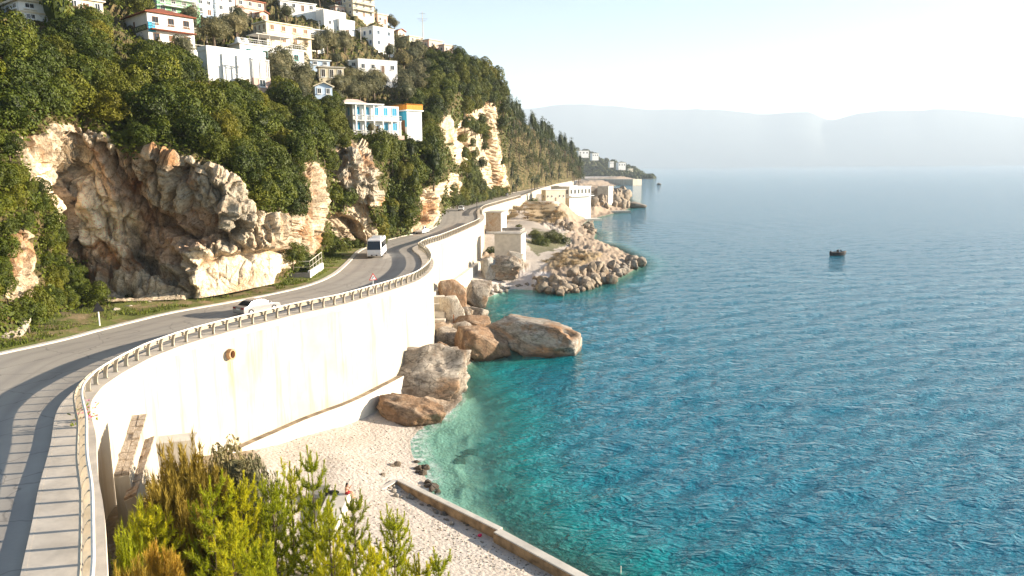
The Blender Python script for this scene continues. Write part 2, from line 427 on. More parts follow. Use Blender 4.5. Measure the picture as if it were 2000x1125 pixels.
# verge grass ground
m, nt, b = nodes('verge_ground'); v = coords(nt)
c = ramp(nt, noise(nt, v, 0.45, 5, 0.65), [(0.34, (0.19, 0.20, 0.03)), (0.5, (0.14, 0.16, 0.022)), (0.6, (0.30, 0.21, 0.10)), (0.72, (0.38, 0.27, 0.16))])
c = mix(nt, ramp(nt, noise(nt, v, 4.0, 4, 0.7), [(0.4, 0.5), (0.6, 0.0)]), c, (0.07, 0.085, 0.015))
L(nt, c, b.inputs['Base Color']); b.inputs['Roughness'].default_value = 0.95; bump(nt, b, noise(nt, v, 6, 4, 0.7), 0.7, 0.1); M['verge_ground'] = m

def leaf_mat(name, dark, light, warm, world=False, trans=0.25, warm_lo=0.62):
    m, nt, b = nodes(name)
    at = N(nt, 'ShaderNodeAttribute', attribute_name='rnd')
    oi = N(nt, 'ShaderNodeObjectInfo')
    v = coords(nt, True)
    patch = noise(nt, v, 0.35, 3, 0.6)
    f = math_(nt, 'ADD', math_(nt, 'MULTIPLY', at.outputs['Fac'], 0.65), math_(nt, 'MULTIPLY', patch, 0.35))
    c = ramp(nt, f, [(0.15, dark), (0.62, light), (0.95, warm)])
    w2 = mix(nt, ramp(nt, oi.outputs['Random'], [(0.0, 0.0), (warm_lo, 0.0), (1.0, 0.55)]), c, warm)
    r2 = math_(nt, 'FRACT', math_(nt, 'MULTIPLY', oi.outputs['Random'], 17.31))
    w2 = mix(nt, 1.0, w2, ramp(nt, r2, [(0.0, (.42, .50, .50)), (.35, (.75, .82, .8)), (.75, (1.0, 1.0, 1.0)), (1.0, (1.25, 1.12, .9))]), 'MULTIPLY')
    L(nt, w2, b.inputs['Base Color']); b.inputs['Roughness'].default_value = 0.6; b.inputs['Specular IOR Level'].default_value = 0.25
    tr = N(nt, 'ShaderNodeBsdfTranslucent'); L(nt, w2, tr.inputs['Color'])
    mx = N(nt, 'ShaderNodeMixShader'); mx.inputs[0].default_value = trans
    L(nt, b.outputs[0], mx.inputs[1]); L(nt, tr.outputs[0], mx.inputs[2])
    L(nt, mx.outputs[0], nt.nodes['Material Output'].inputs['Surface'])
    return m
M['leaf_evergreen'] = leaf_mat('leaf_evergreen', (0.024, 0.038, 0.004), (0.100, 0.122, 0.007), (0.18, 0.160, 0.010), trans=.13)
M['leaf_olive'] = leaf_mat('leaf_olive', (0.085, 0.085, 0.040), (0.19, 0.175, 0.085), (0.27, 0.225, 0.11))
M['leaf_pine'] = leaf_mat('leaf_pine', (0.022, 0.038, 0.010), (0.075, 0.095, 0.018), (0.12, 0.12, 0.022))
M['leaf_scrub'] = leaf_mat('leaf_scrub', (0.17, 0.115, 0.02), (0.36, 0.26, 0.04), (0.48, 0.33, 0.05))
M['leaf_drygrass'] = leaf_mat('leaf_drygrass', (0.20, 0.13, 0.06), (0.34, 0.24, 0.11), (0.44, 0.28, 0.12))
M['leaf_grass'] = leaf_mat('leaf_grass', (0.09, 0.12, 0.012), (0.19, 0.22, 0.018), (0.30, 0.27, 0.03))
M['needle_young'] = leaf_mat('needle_young', (0.12, 0.155, 0.010), (0.42, 0.44, 0.016), (0.62, 0.55, 0.02), trans=0.42, warm_lo=0.9)
# ------------------------------------------------------------------ road line (height 14 m)
ZR = 14.0
beam_px = [(157,1125),(158,1087),(159,1030),(159,976),(152,912),(153,841)]      # read on the beam, 0.85 m up
rail_px = [(161,783),(168,774),(182,759),(200,746),(224,731),(253,715),(281,701),(311,689),(343,677),(381,665),(424,653),(473,640),(521,628),(564,617),(609,607),(651,598),(689,588),(719,579),(746,571),(780,560),(804,551),(822,540),(835,527),(839,516),(833,500),(820,484),(830,479),(857,470),(882,460),(907,449),(932,437),(942,425),(938,416),(941,410),(975,398),(1010,388),(1050,372),(1075,364),(1110,354)]
kerb_px = [(0,693),(60,680),(126,665),(190,648),(252,632),(336,612),(448,592),(530,576),(580,565),(625,551),(652,538),(675,520),(690,505),(708,488),(740,475),(782,463),(825,454),(850,444),(860,432),(866,412),(890,402),(940,390),(985,380),(1030,371),(1060,365),(1110,355)]
_rp = np.array([gz(x, y, ZR + .85)[:2] + np.array([.12, .08]) for x, y in beam_px] + [gz(x, y, ZR + .1)[:2] for x, y in rail_px]); _kp = np.array([gz(x, y, ZR)[:2] for x, y in kerb_px])
_rp = np.concatenate([[[-8.3, 8.0], [-11.6, 16.0]], _rp[_rp[:, 1] > 19], [[75.0, 760.0]]]); _kp = np.concatenate([[[-16.5, 8.0], [-22.5, 20.0], [-30, 31.0], [-36, 41.0], [-38.8, 47.5]], _kp, [[70.0, 745.0]]])
railx = pchip(_rp[:, 1], _rp[:, 0]); kerbx = pchip(_kp[:, 1], _kp[:, 0])
YS = np.concatenate([np.arange(8, 200, 0.8), np.arange(200, 740, 4.0)])
def offs(fx, Y, d):                # the line fx shifted d metres to its right
    Y = np.asarray(Y, float); s = (fx(Y + 0.4) - fx(Y - 0.4)) / 0.8
    n = np.sqrt(1 + s * s)
    return np.stack([fx(Y) + d / n, Y - d * s / n], -1)
def strip(name, left, right, z0, z1, mat, nx=2, kind='structure'):
    k = len(left); V = []
    for j in range(nx):
        t = j / (nx - 1)
        V.append(np.concatenate([left * (1 - t) + right * t, np.full((k, 1), z0 * (1 - t) + z1 * t)], 1))
    V = np.stack(V, 1).reshape(-1, 3)
    return V, gridfaces(k, nx)[:, ::-1]
_sw = pchip([8, 23, 28, 33.4, 37.5, 41.8, 46, 60, 90, 120, 400], [2.1, 1.95, 1.8, 1.45, 1.25, .95, .8, .8, .9, 1.0, 1.0])
def SWW(Y): return _sw(np.clip(Y, 8, 400))
kr = np.stack([kerbx(YS), YS], -1); swl = offs(railx, YS, -SWW(YS))
V, F = strip('road', kr, swl + 0.0, ZR, ZR, None, 40)
me = mesh('road', V, F, M['asphalt']); fattr(me, 'across', np.tile(np.linspace(0, 1, 40), len(YS)))
tag(obj('road', me), kind='structure')
def solid_strip(lft, rgt, z0, z1):  # closed band with a top and two sides
    k = len(lft)
    ring = np.stack([np.c_[lft, np.full(k, z0)], np.c_[lft, np.full(k, z1)], np.c_[rgt, np.full(k, z1)], np.c_[rgt, np.full(k, z0)]], 1)
    V = ring.reshape(-1, 3); F = gridfaces(k, 4)
    return V, F[:, ::-1]
YN = YS[YS < 330]
V, F = solid_strip(offs(railx, YN, -SWW(YN)), offs(railx, YN, 0.62), ZR - 0.4, ZR + 0.22)
walk = tag(obj('sidewalk', mesh('sidewalk', V, F, M['paving'])), kind='structure')
V, F = solid_strip(offs(railx, YN, -SWW(YN) - 0.16), offs(railx, YN, -SWW(YN) - 0.003), ZR - 0.4, ZR + 0.225)
obj('kerb_edge', mesh('kerb_edge', V, F, M['paving']), walk)
V, F = solid_strip(offs(kerbx, YS, -0.6), offs(kerbx, YS, 0.0), ZR - 0.3, ZR + 0.10)
tag(obj('kerb', mesh('kerb', V, F, M['kerb_white'])), kind='structure')

# retaining wall under the rail: panels cast one beside the other
wallroot = tag(empty('retaining_wall', (railx(60.0), 60.0, 0)), 'long whitewashed concrete retaining wall between the coast road and the beach', 'wall')
def wpart(name, V, F, mat):
    V = np.asarray(V, float) - np.array([float(railx(60.0)), 60.0, 0]); return obj(name, mesh(name, V, F, mat), wallroot)
edges = [8, 20, 30, 40, 48, 56, 64.5, 73.6, 84.0, 94, 104, 114, 124, 136, 148, 160, 172, 184, 200, 220, 245, 270, 300, 330, 380, 440, 520, 610, 700]
for a, c in zip(edges[:-1], edges[1:]):
    yy = np.linspace(a + 0.004, c - 0.004, max(4, int((c - a) / 1.2)))
    V, F = solid_strip(offs(railx, yy, -0.8), offs(railx, yy, 0.52), -1.5, ZR - 0.02 if c <= 330 else ZR + 0.75)
    k = len(yy); F = np.concatenate([F, np.array([[0, 1, 2, 3], [4*k-1, 4*k-2, 4*k-3, 4*k-4]])])
    wpart('wall_panel', V, F, M['wall_concrete'])
yy = np.arange(56, 86, 1.0)
V, F = solid_strip(offs(railx, yy, 0.5), offs(railx, yy, 1.35), -1.0, 3.6)
k = len(yy); F = np.concatenate([F, np.array([[0, 1, 2, 3], [4*k-1, 4*k-2, 4*k-3, 4*k-4]])])
wpart('footing', V, F, M['concrete_pale'])
k_ = len(yy); V2 = np.concatenate([np.c_[offs(railx, yy, .56), np.full(k_, 3.606)], np.c_[offs(railx, yy, 1.3), np.full(k_, 3.606)]]).reshape(2, k_, 3).transpose(1, 0, 2).reshape(-1, 3)
M['ledge_stain'] = plain('ledge_stain', (.30, .235, .16), .95, var=.4, scale=1.2)
wpart('ledge_dirt', V2, gridfaces(k_, 2)[:, ::-1], M['ledge_stain'])
yy = np.arange(128, 178, 1.0)
V, F = solid_strip(offs(railx, yy, 0.5), offs(railx, yy, 1.5), -1.0, 5.2)
k = len(yy); F = np.concatenate([F, np.array([[0, 1, 2, 3], [4*k-1, 4*k-2, 4*k-3, 4*k-4]])])
wpart('footing', V, F, M['concrete_pale'])

# ------------------------------------------------------------------ hillside and cliff, a sheet through measured places
ST = [  # photograph column, then (row, metres ahead) from the road edge up to the skyline
 (-420, [(700,38),(600,40),(480,42),(360,44),(250,46),(150,52),(50,60),(-60,75),(-250,110)]),
 (-200, [(680,46),(580,48),(470,50),(360,52),(248,54),(150,60),(60,68),(-20,82),(-160,115)]),
 (0,   [(655,57),(560,59),(470,61),(360,62),(240,64),(150,70),(60,78),(22,90),(-70,120)]),
 (70,  [(622,63),(540,66),(450,67),(340,67.5),(246,69),(160,75),(80,83),(28,98),(-70,135)]),
 (105, [(608,67),(540,71),(450,73),(345,72),(250,71.5),(165,77),(85,86),(30,103),(-70,145)]),
 (140, [(600,70.5),(540,76),(450,78),(350,77.5),(255,75),(170,79),(92,89),(40,108),(-70,155)]),
 (175, [(593,72),(540,77),(450,78),(350,77),(268,75),(180,81),(108,92),(60,116),(-60,170)]),
 (250, [(588,74.5),(530,78.5),(440,79.5),(350,78),(287,76),(200,83),(130,96),(90,124),(-50,205)]),
 (320, [(586,76),(520,80),(430,81),(350,78.5),(297,77),(215,85),(150,99),(106,127),(-45,230)]),
 (385, [(583,77.2),(512,77.4),(440,80),(372,77.5),(322,77),(240,87),(182,101),(140,128),(-40,250)]),
 (450, [(572,79.2),(505,79.2),(440,79),(400,78),(352,79),(275,89),(206,105),(135,146),(-40,262)]),
 (535, [(554,81.5),(495,82),(450,82.5),(425,83),(402,86),(310,96),(230,112),(140,162),(-35,270)]),
 (548, [(552,84),(495,86),(450,85),(427,85),(403,88),(312,98),(232,114),(142,165),(-35,272)]),
 (570, [(534,96),(490,98),(450,97),(430,95),(404,95),(315,103),(236,119),(150,172),(-35,276)]),
 (610, [(513,106),(480,106),(440,105),(405,104),(345,106),(290,111),(230,124),(165,178),(-30,280)]),
 (645, [(492,120),(460,121),(425,120),(395,118),(365,117),(300,121),(232,132),(176,182),(-20,285)]),
 (690, [(482,128),(450,128),(405,124),(350,119.5),(302,121),(279,140),(265,153),(186,188),(-10,285)]),
 (735, [(475,131),(450,130),(410,126),(360,122),(328,126),(280,149),(265,154),(205,192),(18,288)]),
 (755, [(464,142),(420,148),(380,150),(345,149),(312,149),(280,153),(266,157),(205,195),(48,290)]),
 (800, [(455,150),(420,152),(385,153),(350,153),(320,154),(281,157),(265,160),(195,198),(78,290)]),
 (850, [(443,162),(410,163),(380,164),(350,165),(320,166),(290,169),(256,174),(185,206),(96,285)]),
 (868, [(406,228),(385,226),(360,218),(330,208),(296,198),(270,194),(236,195),(170,216),(101,280)]),
 (900, [(398,258),(378,256),(345,252),(310,247),(272,243),(240,240),(202,240),(160,244),(108,275)]),
 (940, [(388,296),(366,294),(330,289),(290,283),(250,278),(215,274),(186,270),(160,272),(128,276)]),
 (975, [(380,340),(360,336),(330,322),(290,310),(250,302),(222,296),(192,291),(174,289),(160,289)]),
 (1000, [(375,378),(352,372),(320,362),(290,350),(272,340),(256,335),(242,331),(231,328),(223,327)]),
 (1050, [(366,450),(351,446),(336,438),(320,430),(306,420),(291,415),(279,411),(266,408),(259,406)]),
 (1100, [(356,585),(346,581),(336,573),(326,565),(316,557),(309,550),(303,546),(297,542),(293,538)]),
 (1122, [(352,680),(346,670),(340,660),(334,650),(328,642),(322,636),(317,630),(313,626),(310,622)]),
 (1136, [(350,730),(347,725),(344,720),(341,715),(338,710),(336,706),(334,702),(332,698),(331,695)]),
]
NC, NR = 520, 250
spx = np.array([s[0] for s in ST], float)
rows = np.array([[p[0] for p in s[1]] for s in ST], float); deps = np.array([[p[1] for p in s[1]] for s in ST], float)
# pull the first row a little under the road level so that the foot stands in the ground
cpx = np.concatenate([np.linspace(-420, 0, 60, endpoint=False), np.linspace(0, 1136, NC - 60)])
tt = np.linspace(0, 8, NR)
def rowinterp(A):
    B = np.stack([pchip(np.arange(9), A[i])(tt) if False else np.interp(tt, np.arange(9), A[i]) for i in range(len(A))])
    return np.stack([np.interp(cpx, spx, B[:, j]) for j in range(NR)])       # NR x NC
GPY = rowinterp(rows); GD = rowinterp(np.log(deps))
def smooth(A, n):
    for _ in range(n):
        B = A.copy()
        B[:, 1:-1] = 0.25 * A[:, :-2] + 0.5 * A[:, 1:-1] + 0.25 * A[:, 2:]
        A = B.copy()
        A[1:-1] = 0.25 * B[:-2] + 0.5 * B[1:-1] + 0.25 * B[2:]
    return A
GPY = smooth(GPY, 5); GD = smooth(GD, 5); GDE = np.exp(GD)
GPX = np.tile(cpx, (NR, 1))
HP = np.empty((NR, NC, 3))
dd = _f + _r * ((GPX[..., None] - 1000) / FPX) + _u * ((562.5 - GPY[..., None]) / FPX)
HP = dd * (GDE / dd[..., 1])[..., None] + np.array([0, 0, CZ])
# what is rock, read in the photograph's columns and rows
ROCK = [
 [(30,262),(110,250),(170,258),(205,276),(270,294),(330,304),(385,318),(440,338),(475,375),(500,402),(545,420),(600,412),(628,420),(626,460),(600,495),(548,492),(542,562),(380,600),(250,600),(170,560),(125,500),(118,440),(70,360),(35,320)],
 [(40,440),(75,450),(85,560),(45,605),(5,590),(10,520)],
 [(592,330),(640,330),(640,420),(612,510),(590,500),(560,500),(585,430)],
 [(655,300),(705,300),(745,345),(742,380),(718,412),(690,400),(665,360)],
 [(648,400),(715,405),(728,440),(715,482),(690,478),(655,450)],
 [(800,385),(828,355),(860,340),(866,425),(852,450),(788,462),(795,425)],
 [(915,215),(958,178),(972,220),(985,300),(1000,375),(962,384),(938,345),(925,300),(905,330),(880,290),(890,250)],
 [(862,215),(880,225),(885,270),(868,300),(858,270)],
 [(870,330),(895,340),(905,385),(885,392),(872,380)],
]
nzp = np.stack([GPX * 0.02, GPY * 0.02, 0 * GPX], -1)
jx = GPX + 14 * vnoise(nzp, 31); jy = GPY + 14 * vnoise(nzp, 37)
rock = np.zeros(GPX.shape)
for p in ROCK: rock = np.maximum(rock, inpoly(jx, jy, p).astype(float))
ROCKHARD = rock.copy()
rock = smooth(rock, 4)
# relief: broken rock where it is bare, gentler where it is grown over
dU = np.gradient(HP, axis=1); dV = np.gradient(HP, axis=0)
nrm = np.cross(dU, dV); nrm /= np.linalg.norm(nrm, axis=-1, keepdims=True) + 1e-9
nrm *= np.sign(-(nrm * (HP - np.array([0, 0, CZ]))).sum(-1))[..., None]
rel = fbm(HP * np.array([0.16, 0.16, 0.10]), 5, 3, True) * 1.1 + fbm(HP * 0.6, 5, 9, True) * 0.7
wp_ = HP + 1.2 * np.stack([fbm(HP * .3, 3, 61 + k) for k in range(3)], -1)
skew = wp_[..., 2] + .45 * wp_[..., 0]
wq = np.stack([wp_[..., 0], wp_[..., 1], skew * .6], -1)
f1, f2, idv = worley(wq * .30, 5); blk = 1.1 * idv - .7 * np.exp(-((f2 - f1) / .10) ** 2)
f1, f2, idv = worley(wq * .85, 9); blk = blk + .42 * idv - .30 * np.exp(-((f2 - f1) / .12) ** 2)
vrt = fbm(HP * np.array([0.5, 0.5, 0.05]), 3, 15, True) * 0.7
amp = rock * 1.0 + (1 - rock) * 0.5
edge = sstep(0, 0.5, tt)[:, None] * np.clip(GDE / 90, 0.8, 1.8)
flat = inpoly(GPX, GPY, [(392,505),(540,488),(545,555),(385,592)]).astype(float); flat = smooth(flat, 3)
def near_line(pts, wd):
    d = np.full(GPX.shape, 1e9); q = np.stack([GPX + 5 * vnoise(nzp * 3, 33), GPY + 5 * vnoise(nzp * 3, 35)], -1)
    for a, c in zip(pts[:-1], pts[1:]):
        a = np.array(a, float); e = np.array(c, float) - a
        t = np.clip(((q - a) @ e) / (e @ e), 0, 1); d = np.minimum(d, np.linalg.norm(q - a - t[..., None] * e, axis=-1))
    return np.exp(-(d / wd) ** 2)
CARVE = [([(98,300),(118,400),(128,470),(142,540),(165,585)], 8, 1.5), ([(140,420),(150,480),(168,545),(190,575)], 7, 2.0), ([(195,285),(240,350),(298,425),(350,455),(425,442)], 8, 1.6),
         ([(262,450),(272,505),(330,545)], 10, 2.2), ([(378,516),(450,500),(546,490)], 6, 1.2), ([(345,500),(362,540),(372,580)], 9, 1.5), ([(410,430),(440,470),(470,440)], 9, 2.0),
         ([(245,300),(262,350),(275,400)], 6, 1.2), ([(300,310),(318,370),(330,420)], 7, 1.3), ([(350,330),(352,400),(372,440)], 8, 1.5), ([(40,420),(70,440),(90,520)], 8, 1.6),
         ([(612,345),(606,420),(585,500)], 7, 2.0), ([(665,365),(690,405),(715,415)], 7, 2.0), ([(655,425),(690,440),(705,478)], 8, 2.4), ([(800,400),(822,430),(815,458)], 7, 2.0),
         ([(905,260),(925,320),(935,380)], 7, 4.0), ([(945,230),(960,290),(975,370)], 7, 4.0)]
carve = np.zeros(GPX.shape)
for pts, wd, dp_ in CARVE: carve = np.maximum(carve, near_line(pts, wd) * dp_)
blk = blk * (1 - .6 * sstep(540, 600, GPX)) * (1 - .5 * sstep(840, 900, GPX)); rel = rel * (1 - .45 * sstep(840, 900, GPX))
HP = HP - nrm * (carve * np.clip(rock * 1.5, 0, 1))[..., None]
HP = HP + nrm * ((rel + blk + vrt - 0.5) * amp * edge * (1 - 0.85 * flat))[..., None]
me = mesh('hillside', HP.reshape(-1, 3), gridfaces(NR, NC), M['cliff'], False)
fattr(me, 'veg', (1 - rock).ravel())
gap = np.clip(np.exp(-((f2 - f1) / .10) ** 2), 0, 1) * rock
tint = np.ones((NR, NC, 3))
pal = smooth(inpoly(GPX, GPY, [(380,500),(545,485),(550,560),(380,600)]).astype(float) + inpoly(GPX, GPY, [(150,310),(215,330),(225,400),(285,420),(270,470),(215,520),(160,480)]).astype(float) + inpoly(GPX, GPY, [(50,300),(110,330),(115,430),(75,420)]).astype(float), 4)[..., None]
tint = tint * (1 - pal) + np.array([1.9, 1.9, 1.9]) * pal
rs = smooth(inpoly(GPX, GPY, [(265,420),(300,410),(420,410),(430,470),(330,520),(270,480)]).astype(float) + inpoly(GPX, GPY, [(160,270),(220,300),(320,430),(290,440),(200,360)]).astype(float) + inpoly(GPX, GPY, [(110,380),(140,330),(160,470),(165,560),(130,520)]).astype(float) * 0.7, 4)[..., None]
tint = tint * (1 - 0.5 * rs) + np.array([1.0, 0.72, 0.64]) * 0.5 * rs
gr = smooth(inpoly(GPX, GPY, [(330,310),(480,380),(490,440),(440,500),(400,420),(330,360)]).astype(float) + inpoly(GPX, GPY, ROCK[3]).astype(float), 4)[..., None]
tint = tint * (1 - 0.75 * gr) + np.array([0.72, 0.78, 0.86]) * 0.75 * gr
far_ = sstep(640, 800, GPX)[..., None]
ck = np.clip(carve, 0, 1.5)[..., None] / 1.5; tint = tint * (1 - .4 * ck) + np.array([.55, .47, .40]) * .4 * ck  # carved cracks and ledge line tinted darker, their shade put into the rock colour
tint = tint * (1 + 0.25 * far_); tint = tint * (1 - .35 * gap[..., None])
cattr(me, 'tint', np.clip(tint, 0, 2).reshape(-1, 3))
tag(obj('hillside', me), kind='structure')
HPX = project(HP.reshape(-1, 3)).reshape(NR, NC, 2)
def hill_at(px, py):               # the place on the hillside seen at a pixel
    j = int(np.clip(np.interp(px, cpx, np.arange(NC)), 0, NC - 1))
    i = int(np.argmin(np.abs(HPX[:, j, 1] - py)))
    return HP[i, j]
# the crown of the hill goes on behind the skyline
top = HP[-1]; V = np.concatenate([top, top + np.array([-40, 90, -12]), top + np.array([-160, 300, -70])])
V[:, 2] = np.maximum(V[:, 2], -2)
me = mesh('hill_back', V, gridfaces(3, NC), M['cliff'], True); fattr(me, 'veg', np.ones(len(V))); cattr(me, 'tint', np.ones((len(V), 3)))
tag(obj('hill_back', me), kind='structure')

# low growth that covers the soil between the shrubs, too small and many to count
g_ = np.random.default_rng(77); vi = np.argwhere((rock < .35) & (HPX[..., 0] > -60) & (HPX[..., 0] < 1010) & (HPX[..., 1] > -30) & (GDE < 330))
vi = vi[g_.integers(0, len(vi), 60000)]
UG = (HP[vi[:, 0], vi[:, 1]], nrm[vi[:, 0], vi[:, 1]])

# verge between the road edge and the foot of the cliff
yv = np.concatenate([np.arange(40, 240, 0.9), np.arange(240, 720, 5)])
us = np.linspace(0, 26, 40)
K = np.stack([kerbx(yv)[:, None] - 0.7 - us[None], np.repeat(yv[:, None], 40, 1)], -1)
zv = ZR + 0.03 + 0.06 * np.minimum(us, 8)[None] + 0.22 * fbm(np.concatenate([K * 0.4, 0 * K[..., :1]], -1), 3, 5) * sstep(0, 1.5, us)[None]
V = np.concatenate([K, zv[..., None]], -1)
tag(obj('verge', mesh('verge', V.reshape(-1, 3), gridfaces(len(yv), 40)[:, ::-1], M['verge_ground'], True)), kind='structure')

# ------------------------------------------------------------------ shore: where land meets water, and how high the land is
shore_px = [(1500,1420),(1150,1146),(1040,1088),(965,1046),(885,1004),(822,966),(832,936),(806,892),(800,860),(822,835),(868,815),(900,780),(898,725),(925,702),(985,697),(962,660),(940,622),(927,596),(958,578),(1000,565),(1050,567),(1100,572),(1150,562),(1195,548),(1225,534),(1250,518),(1238,502),(1192,480),(1156,472),(1162,456),(1132,441),(1152,428),(1185,420),(1215,412),(1236,404),(1228,390),(1200,378),(1168,372),(1180,366),(1232,358)]
SH = np.array([gz(x, y, 0.0)[:2] for x, y in shore_px])
SH = np.concatenate([SH, [[300, 1700], [250, 2600], [-2500, 2600], [-2500, -40], [SH[0][0] * 0.6, -40]]])
def seg_dist(P, poly):
    d = np.full(len(P), 1e9)
    for i in range(len(poly)):
        a = poly[i]; e = poly[(i + 1) % len(poly)] - a
        t = np.clip(((P - a) @ e) / (e @ e), 0, 1)
        d = np.minimum(d, np.linalg.norm(P - a - t[:, None] * e, axis=1))
    return d
def shore_sd(P):                   # metres inland (positive) or out to sea (negative)
    s = inpoly(P[:, 0], P[:, 1], [tuple(p) for p in SH])
    return np.where(s, 1, -1) * seg_dist(P, SH)
LZ = [(560,880,1.7),(650,870,1.1),(740,850,.7),(780,880,.4),(640,960,1.4),(760,1000,1.0),(900,1060,.9),(600,1050,2.2),(500,860,2.6),(430,880,3.6),(350,900,5.0),(300,1000,6.0),(250,1110,6.5),(400,1100,4.2),(740,785,1.3),(800,720,1.2),(850,660,2.2),(870,620,2.4),(900,560,2.6),(945,500,5.0),(1000,518,4.8),(1030,510,4.8),(1000,547,1.0),(1060,550,1.0),(1100,492,4.2),(1060,450,7.8),(1030,430,9.5),(1010,402,11.4),(985,440,9.3),(960,460,8.5),(1040,392,11.8),(1085,395,11.0),(1060,378,12.6),(1150,492,2.6),(1190,500,1.8),(1165,478,.7),(1210,498,1.2),(1130,470,1.8),(1110,440,3.6),(1130,452,1.2),(1095,420,7.5),(1120,415,3.0),(1150,390,8.0),(1190,380,6.0),(1200,400,2.5),(1160,370,10.0),(1100,362,12.5),(1200,366,6.0)]
LP = np.array([gz(x, y, z) for x, y, z in LZ])
def land_h(P):
    w = np.zeros(len(P)); s = np.zeros(len(P))
    for q in LP:
        sc2 = 3.0 + 0.02 * q[1]
        ww = 1.0 / (((P - q[:2]) ** 2).sum(1) + sc2 ** 2) ** 1.6
        w += ww; s += ww * q[2]
    return s / w
ROCKY = [[(850,560),(960,560),(985,700),(900,790),(820,840),(730,800),(830,660)],
         [(1040,580),(1040,540),(1090,505),(1120,470),(1060,440),(1100,395),(1130,350),(1290,340),(1290,560),(1130,590)],
         [(945,495),(1010,500),(1035,520),(1000,545),(950,535)]]
_cv = gz(862, 880, 0)
def sea_depth(sd, P):
    k = 1 - np.exp(-(((P[:, 0] - _cv[0]) / 16.0) ** 2 + ((P[:, 1] - _cv[1]) / 19.0) ** 2) ** 1.5)
    return (0.15 + .55 * k) * np.clip(-sd, 0, 6) + (0.34 + .5 * k) * np.clip(-sd - 6, 0, 1e9)
def shore_z(P, detail=True):
    sd = shore_sd(P)
    r = P[:, 1]
    h = land_h(P) * sstep(-0.5, 7.0 + 0.02 * r, sd) + 0.10 * np.clip(sd, 0, 3)
    dep = sea_depth(sd, P)
    dep = np.minimum(dep, 9 + 0 * dep)
    z = np.where(sd > 0, h, -dep)
    P3 = np.c_[P, 0 * r]
    pp = project(np.c_[P, np.maximum(z, 0)])
    rk = np.zeros(len(P))
    for q in ROCKY: rk = np.maximum(rk, inpoly(pp[:, 0], pp[:, 1], q).astype(float))
    rk = np.where(sd < 0, rk * sstep(-4, 0, sd), rk)
    if detail:
        z = z + 0.10 * fbm(P3 * 0.35, 4, 11) * sstep(0.0, 2.5, sd) * sstep(0, 2.0, z)
        z = z + rk * (0.6 * fbm(P3 * np.array([.22, .3, 1]), 5, 41, True) + 0.55 * fbm(P3 * 0.8, 4, 43, True)) * sstep(-3, 4, sd) * np.clip(r / 170, 0.4, 2.0)
        sub = sstep(-1.5, -4, sd)
        z = z + sub * 0.5 * np.maximum(fbm(P3 * 0.3, 4, 51, True) - 0.15, 0)
    return z, sd, rk, pp
# polar sheet: finer nearby
az = np.radians(np.concatenate([np.linspace(-62, -22, 60, endpoint=False), np.linspace(-22, 17, 430), np.linspace(17.3, 62, 60)]))
rr = 16 * (1500 / 16) ** (np.arange(560) / 559.0)
A, Rr = np.meshgrid(az, rr)
P = np.stack([np.sin(A) * Rr, np.cos(A) * Rr], -1).reshape(-1, 2)
z, sd, rk, pp = shore_z(P)
# keep the sheet below the road and behind the wall
inl = P[:, 0] < railx(np.clip(P[:, 1], 8, 740)) - 0.1
z = np.where(inl, np.minimum(z, 11.5), z)
me = mesh('shore', np.c_[P, z], gridfaces(len(rr), len(az)), M['shore_ground'], True)
col = np.tile(np.array([0.51, 0.455, 0.40]), (len(P), 1))       # pale pebbles
def paint(mask, c):
    global col
    col = col * (1 - mask[:, None]) + np.array(c) * mask[:, None]
nz = vnoise(np.c_[P * 0.25, 0 * z], 61)
paint(sstep(0, 1, rk + 0.2 * nz), (0.37, 0.28, 0.20))
def soft(poly, jit=7):
    m_ = 0; g_ = np.random.default_rng(2)
    for _ in range(10):
        o_ = g_.normal(0, jit, 2); m_ = m_ + inpoly(pp[:, 0] + o_[0] + 10 * nz, pp[:, 1] + o_[1] * .5 + 6 * nz, poly)
    return m_ / 10.0
GREEN = [[(1040,440),(1105,455),(1100,480),(1050,500),(1030,480)], [(1005,395),(1045,385),(1060,392),(1030,398)]]
DRY = [[(1028,432),(1020,405),(1040,394),(1085,397),(1110,425),(1090,437),(1060,436)], [(975,425),(1000,402),(1025,390),(1030,397),(1000,430),(985,440)], [(1060,510),(1100,490),(1180,500),(1150,520),(1080,528)]]
for q in DRY: paint(inpoly(pp[:, 0] + 6 * nz, pp[:, 1] + 3 * nz, q) * 0.9, (0.30, 0.21, 0.10))
for q in GREEN: paint(inpoly(pp[:, 0] + 6 * nz, pp[:, 1] + 3 * nz, q) * 0.9, (0.09, 0.10, 0.03))
TRACK = [(988,450),(1008,425),(1012,405),(1030,388),(1050,384),(1030,400),(1028,425),(1070,440),(1120,452),(1090,455),(1040,445),(1010,450)]
paint(soft(TRACK, 2) * 0.95, (0.42, 0.37, 0.32))
paint(inpoly(pp[:, 0], pp[:, 1], [(960,520),(1075,535),(1070,565),(960,575),(945,545)]) * (sd > -2), (0.62, 0.57, 0.54))
SLOPE = [(200,800),(330,830),(480,850),(520,900),(520,1000),(480,1125),(180,1160)]
paint(soft([(860,740),(720,820),(660,860),(700,880),(790,830)], 9) * 0.35, (0.40, 0.32, 0.27))  # shade area on the beach, painted softly into the ground colour
paint(soft(SLOPE, 14) * 0.9, (0.20, 0.145, 0.07))
paint(rk * sstep(2.6, .6, sd + nz) * (sd > -3) * .85, (.09, .065, .045))
paint(sstep(0.6, 0.0, sd) * (sd > -1.0) * 0.35, (0.30, 0.25, 0.20))                       # wet edge
deepc = sstep(-3, -14, sd)
paint(sstep(-2, -6, sd) * (P[:, 1] < 60) * .7, (0.06, 0.07, 0.05))
paint(deepc * 0.6, (0.30, 0.33, 0.28))
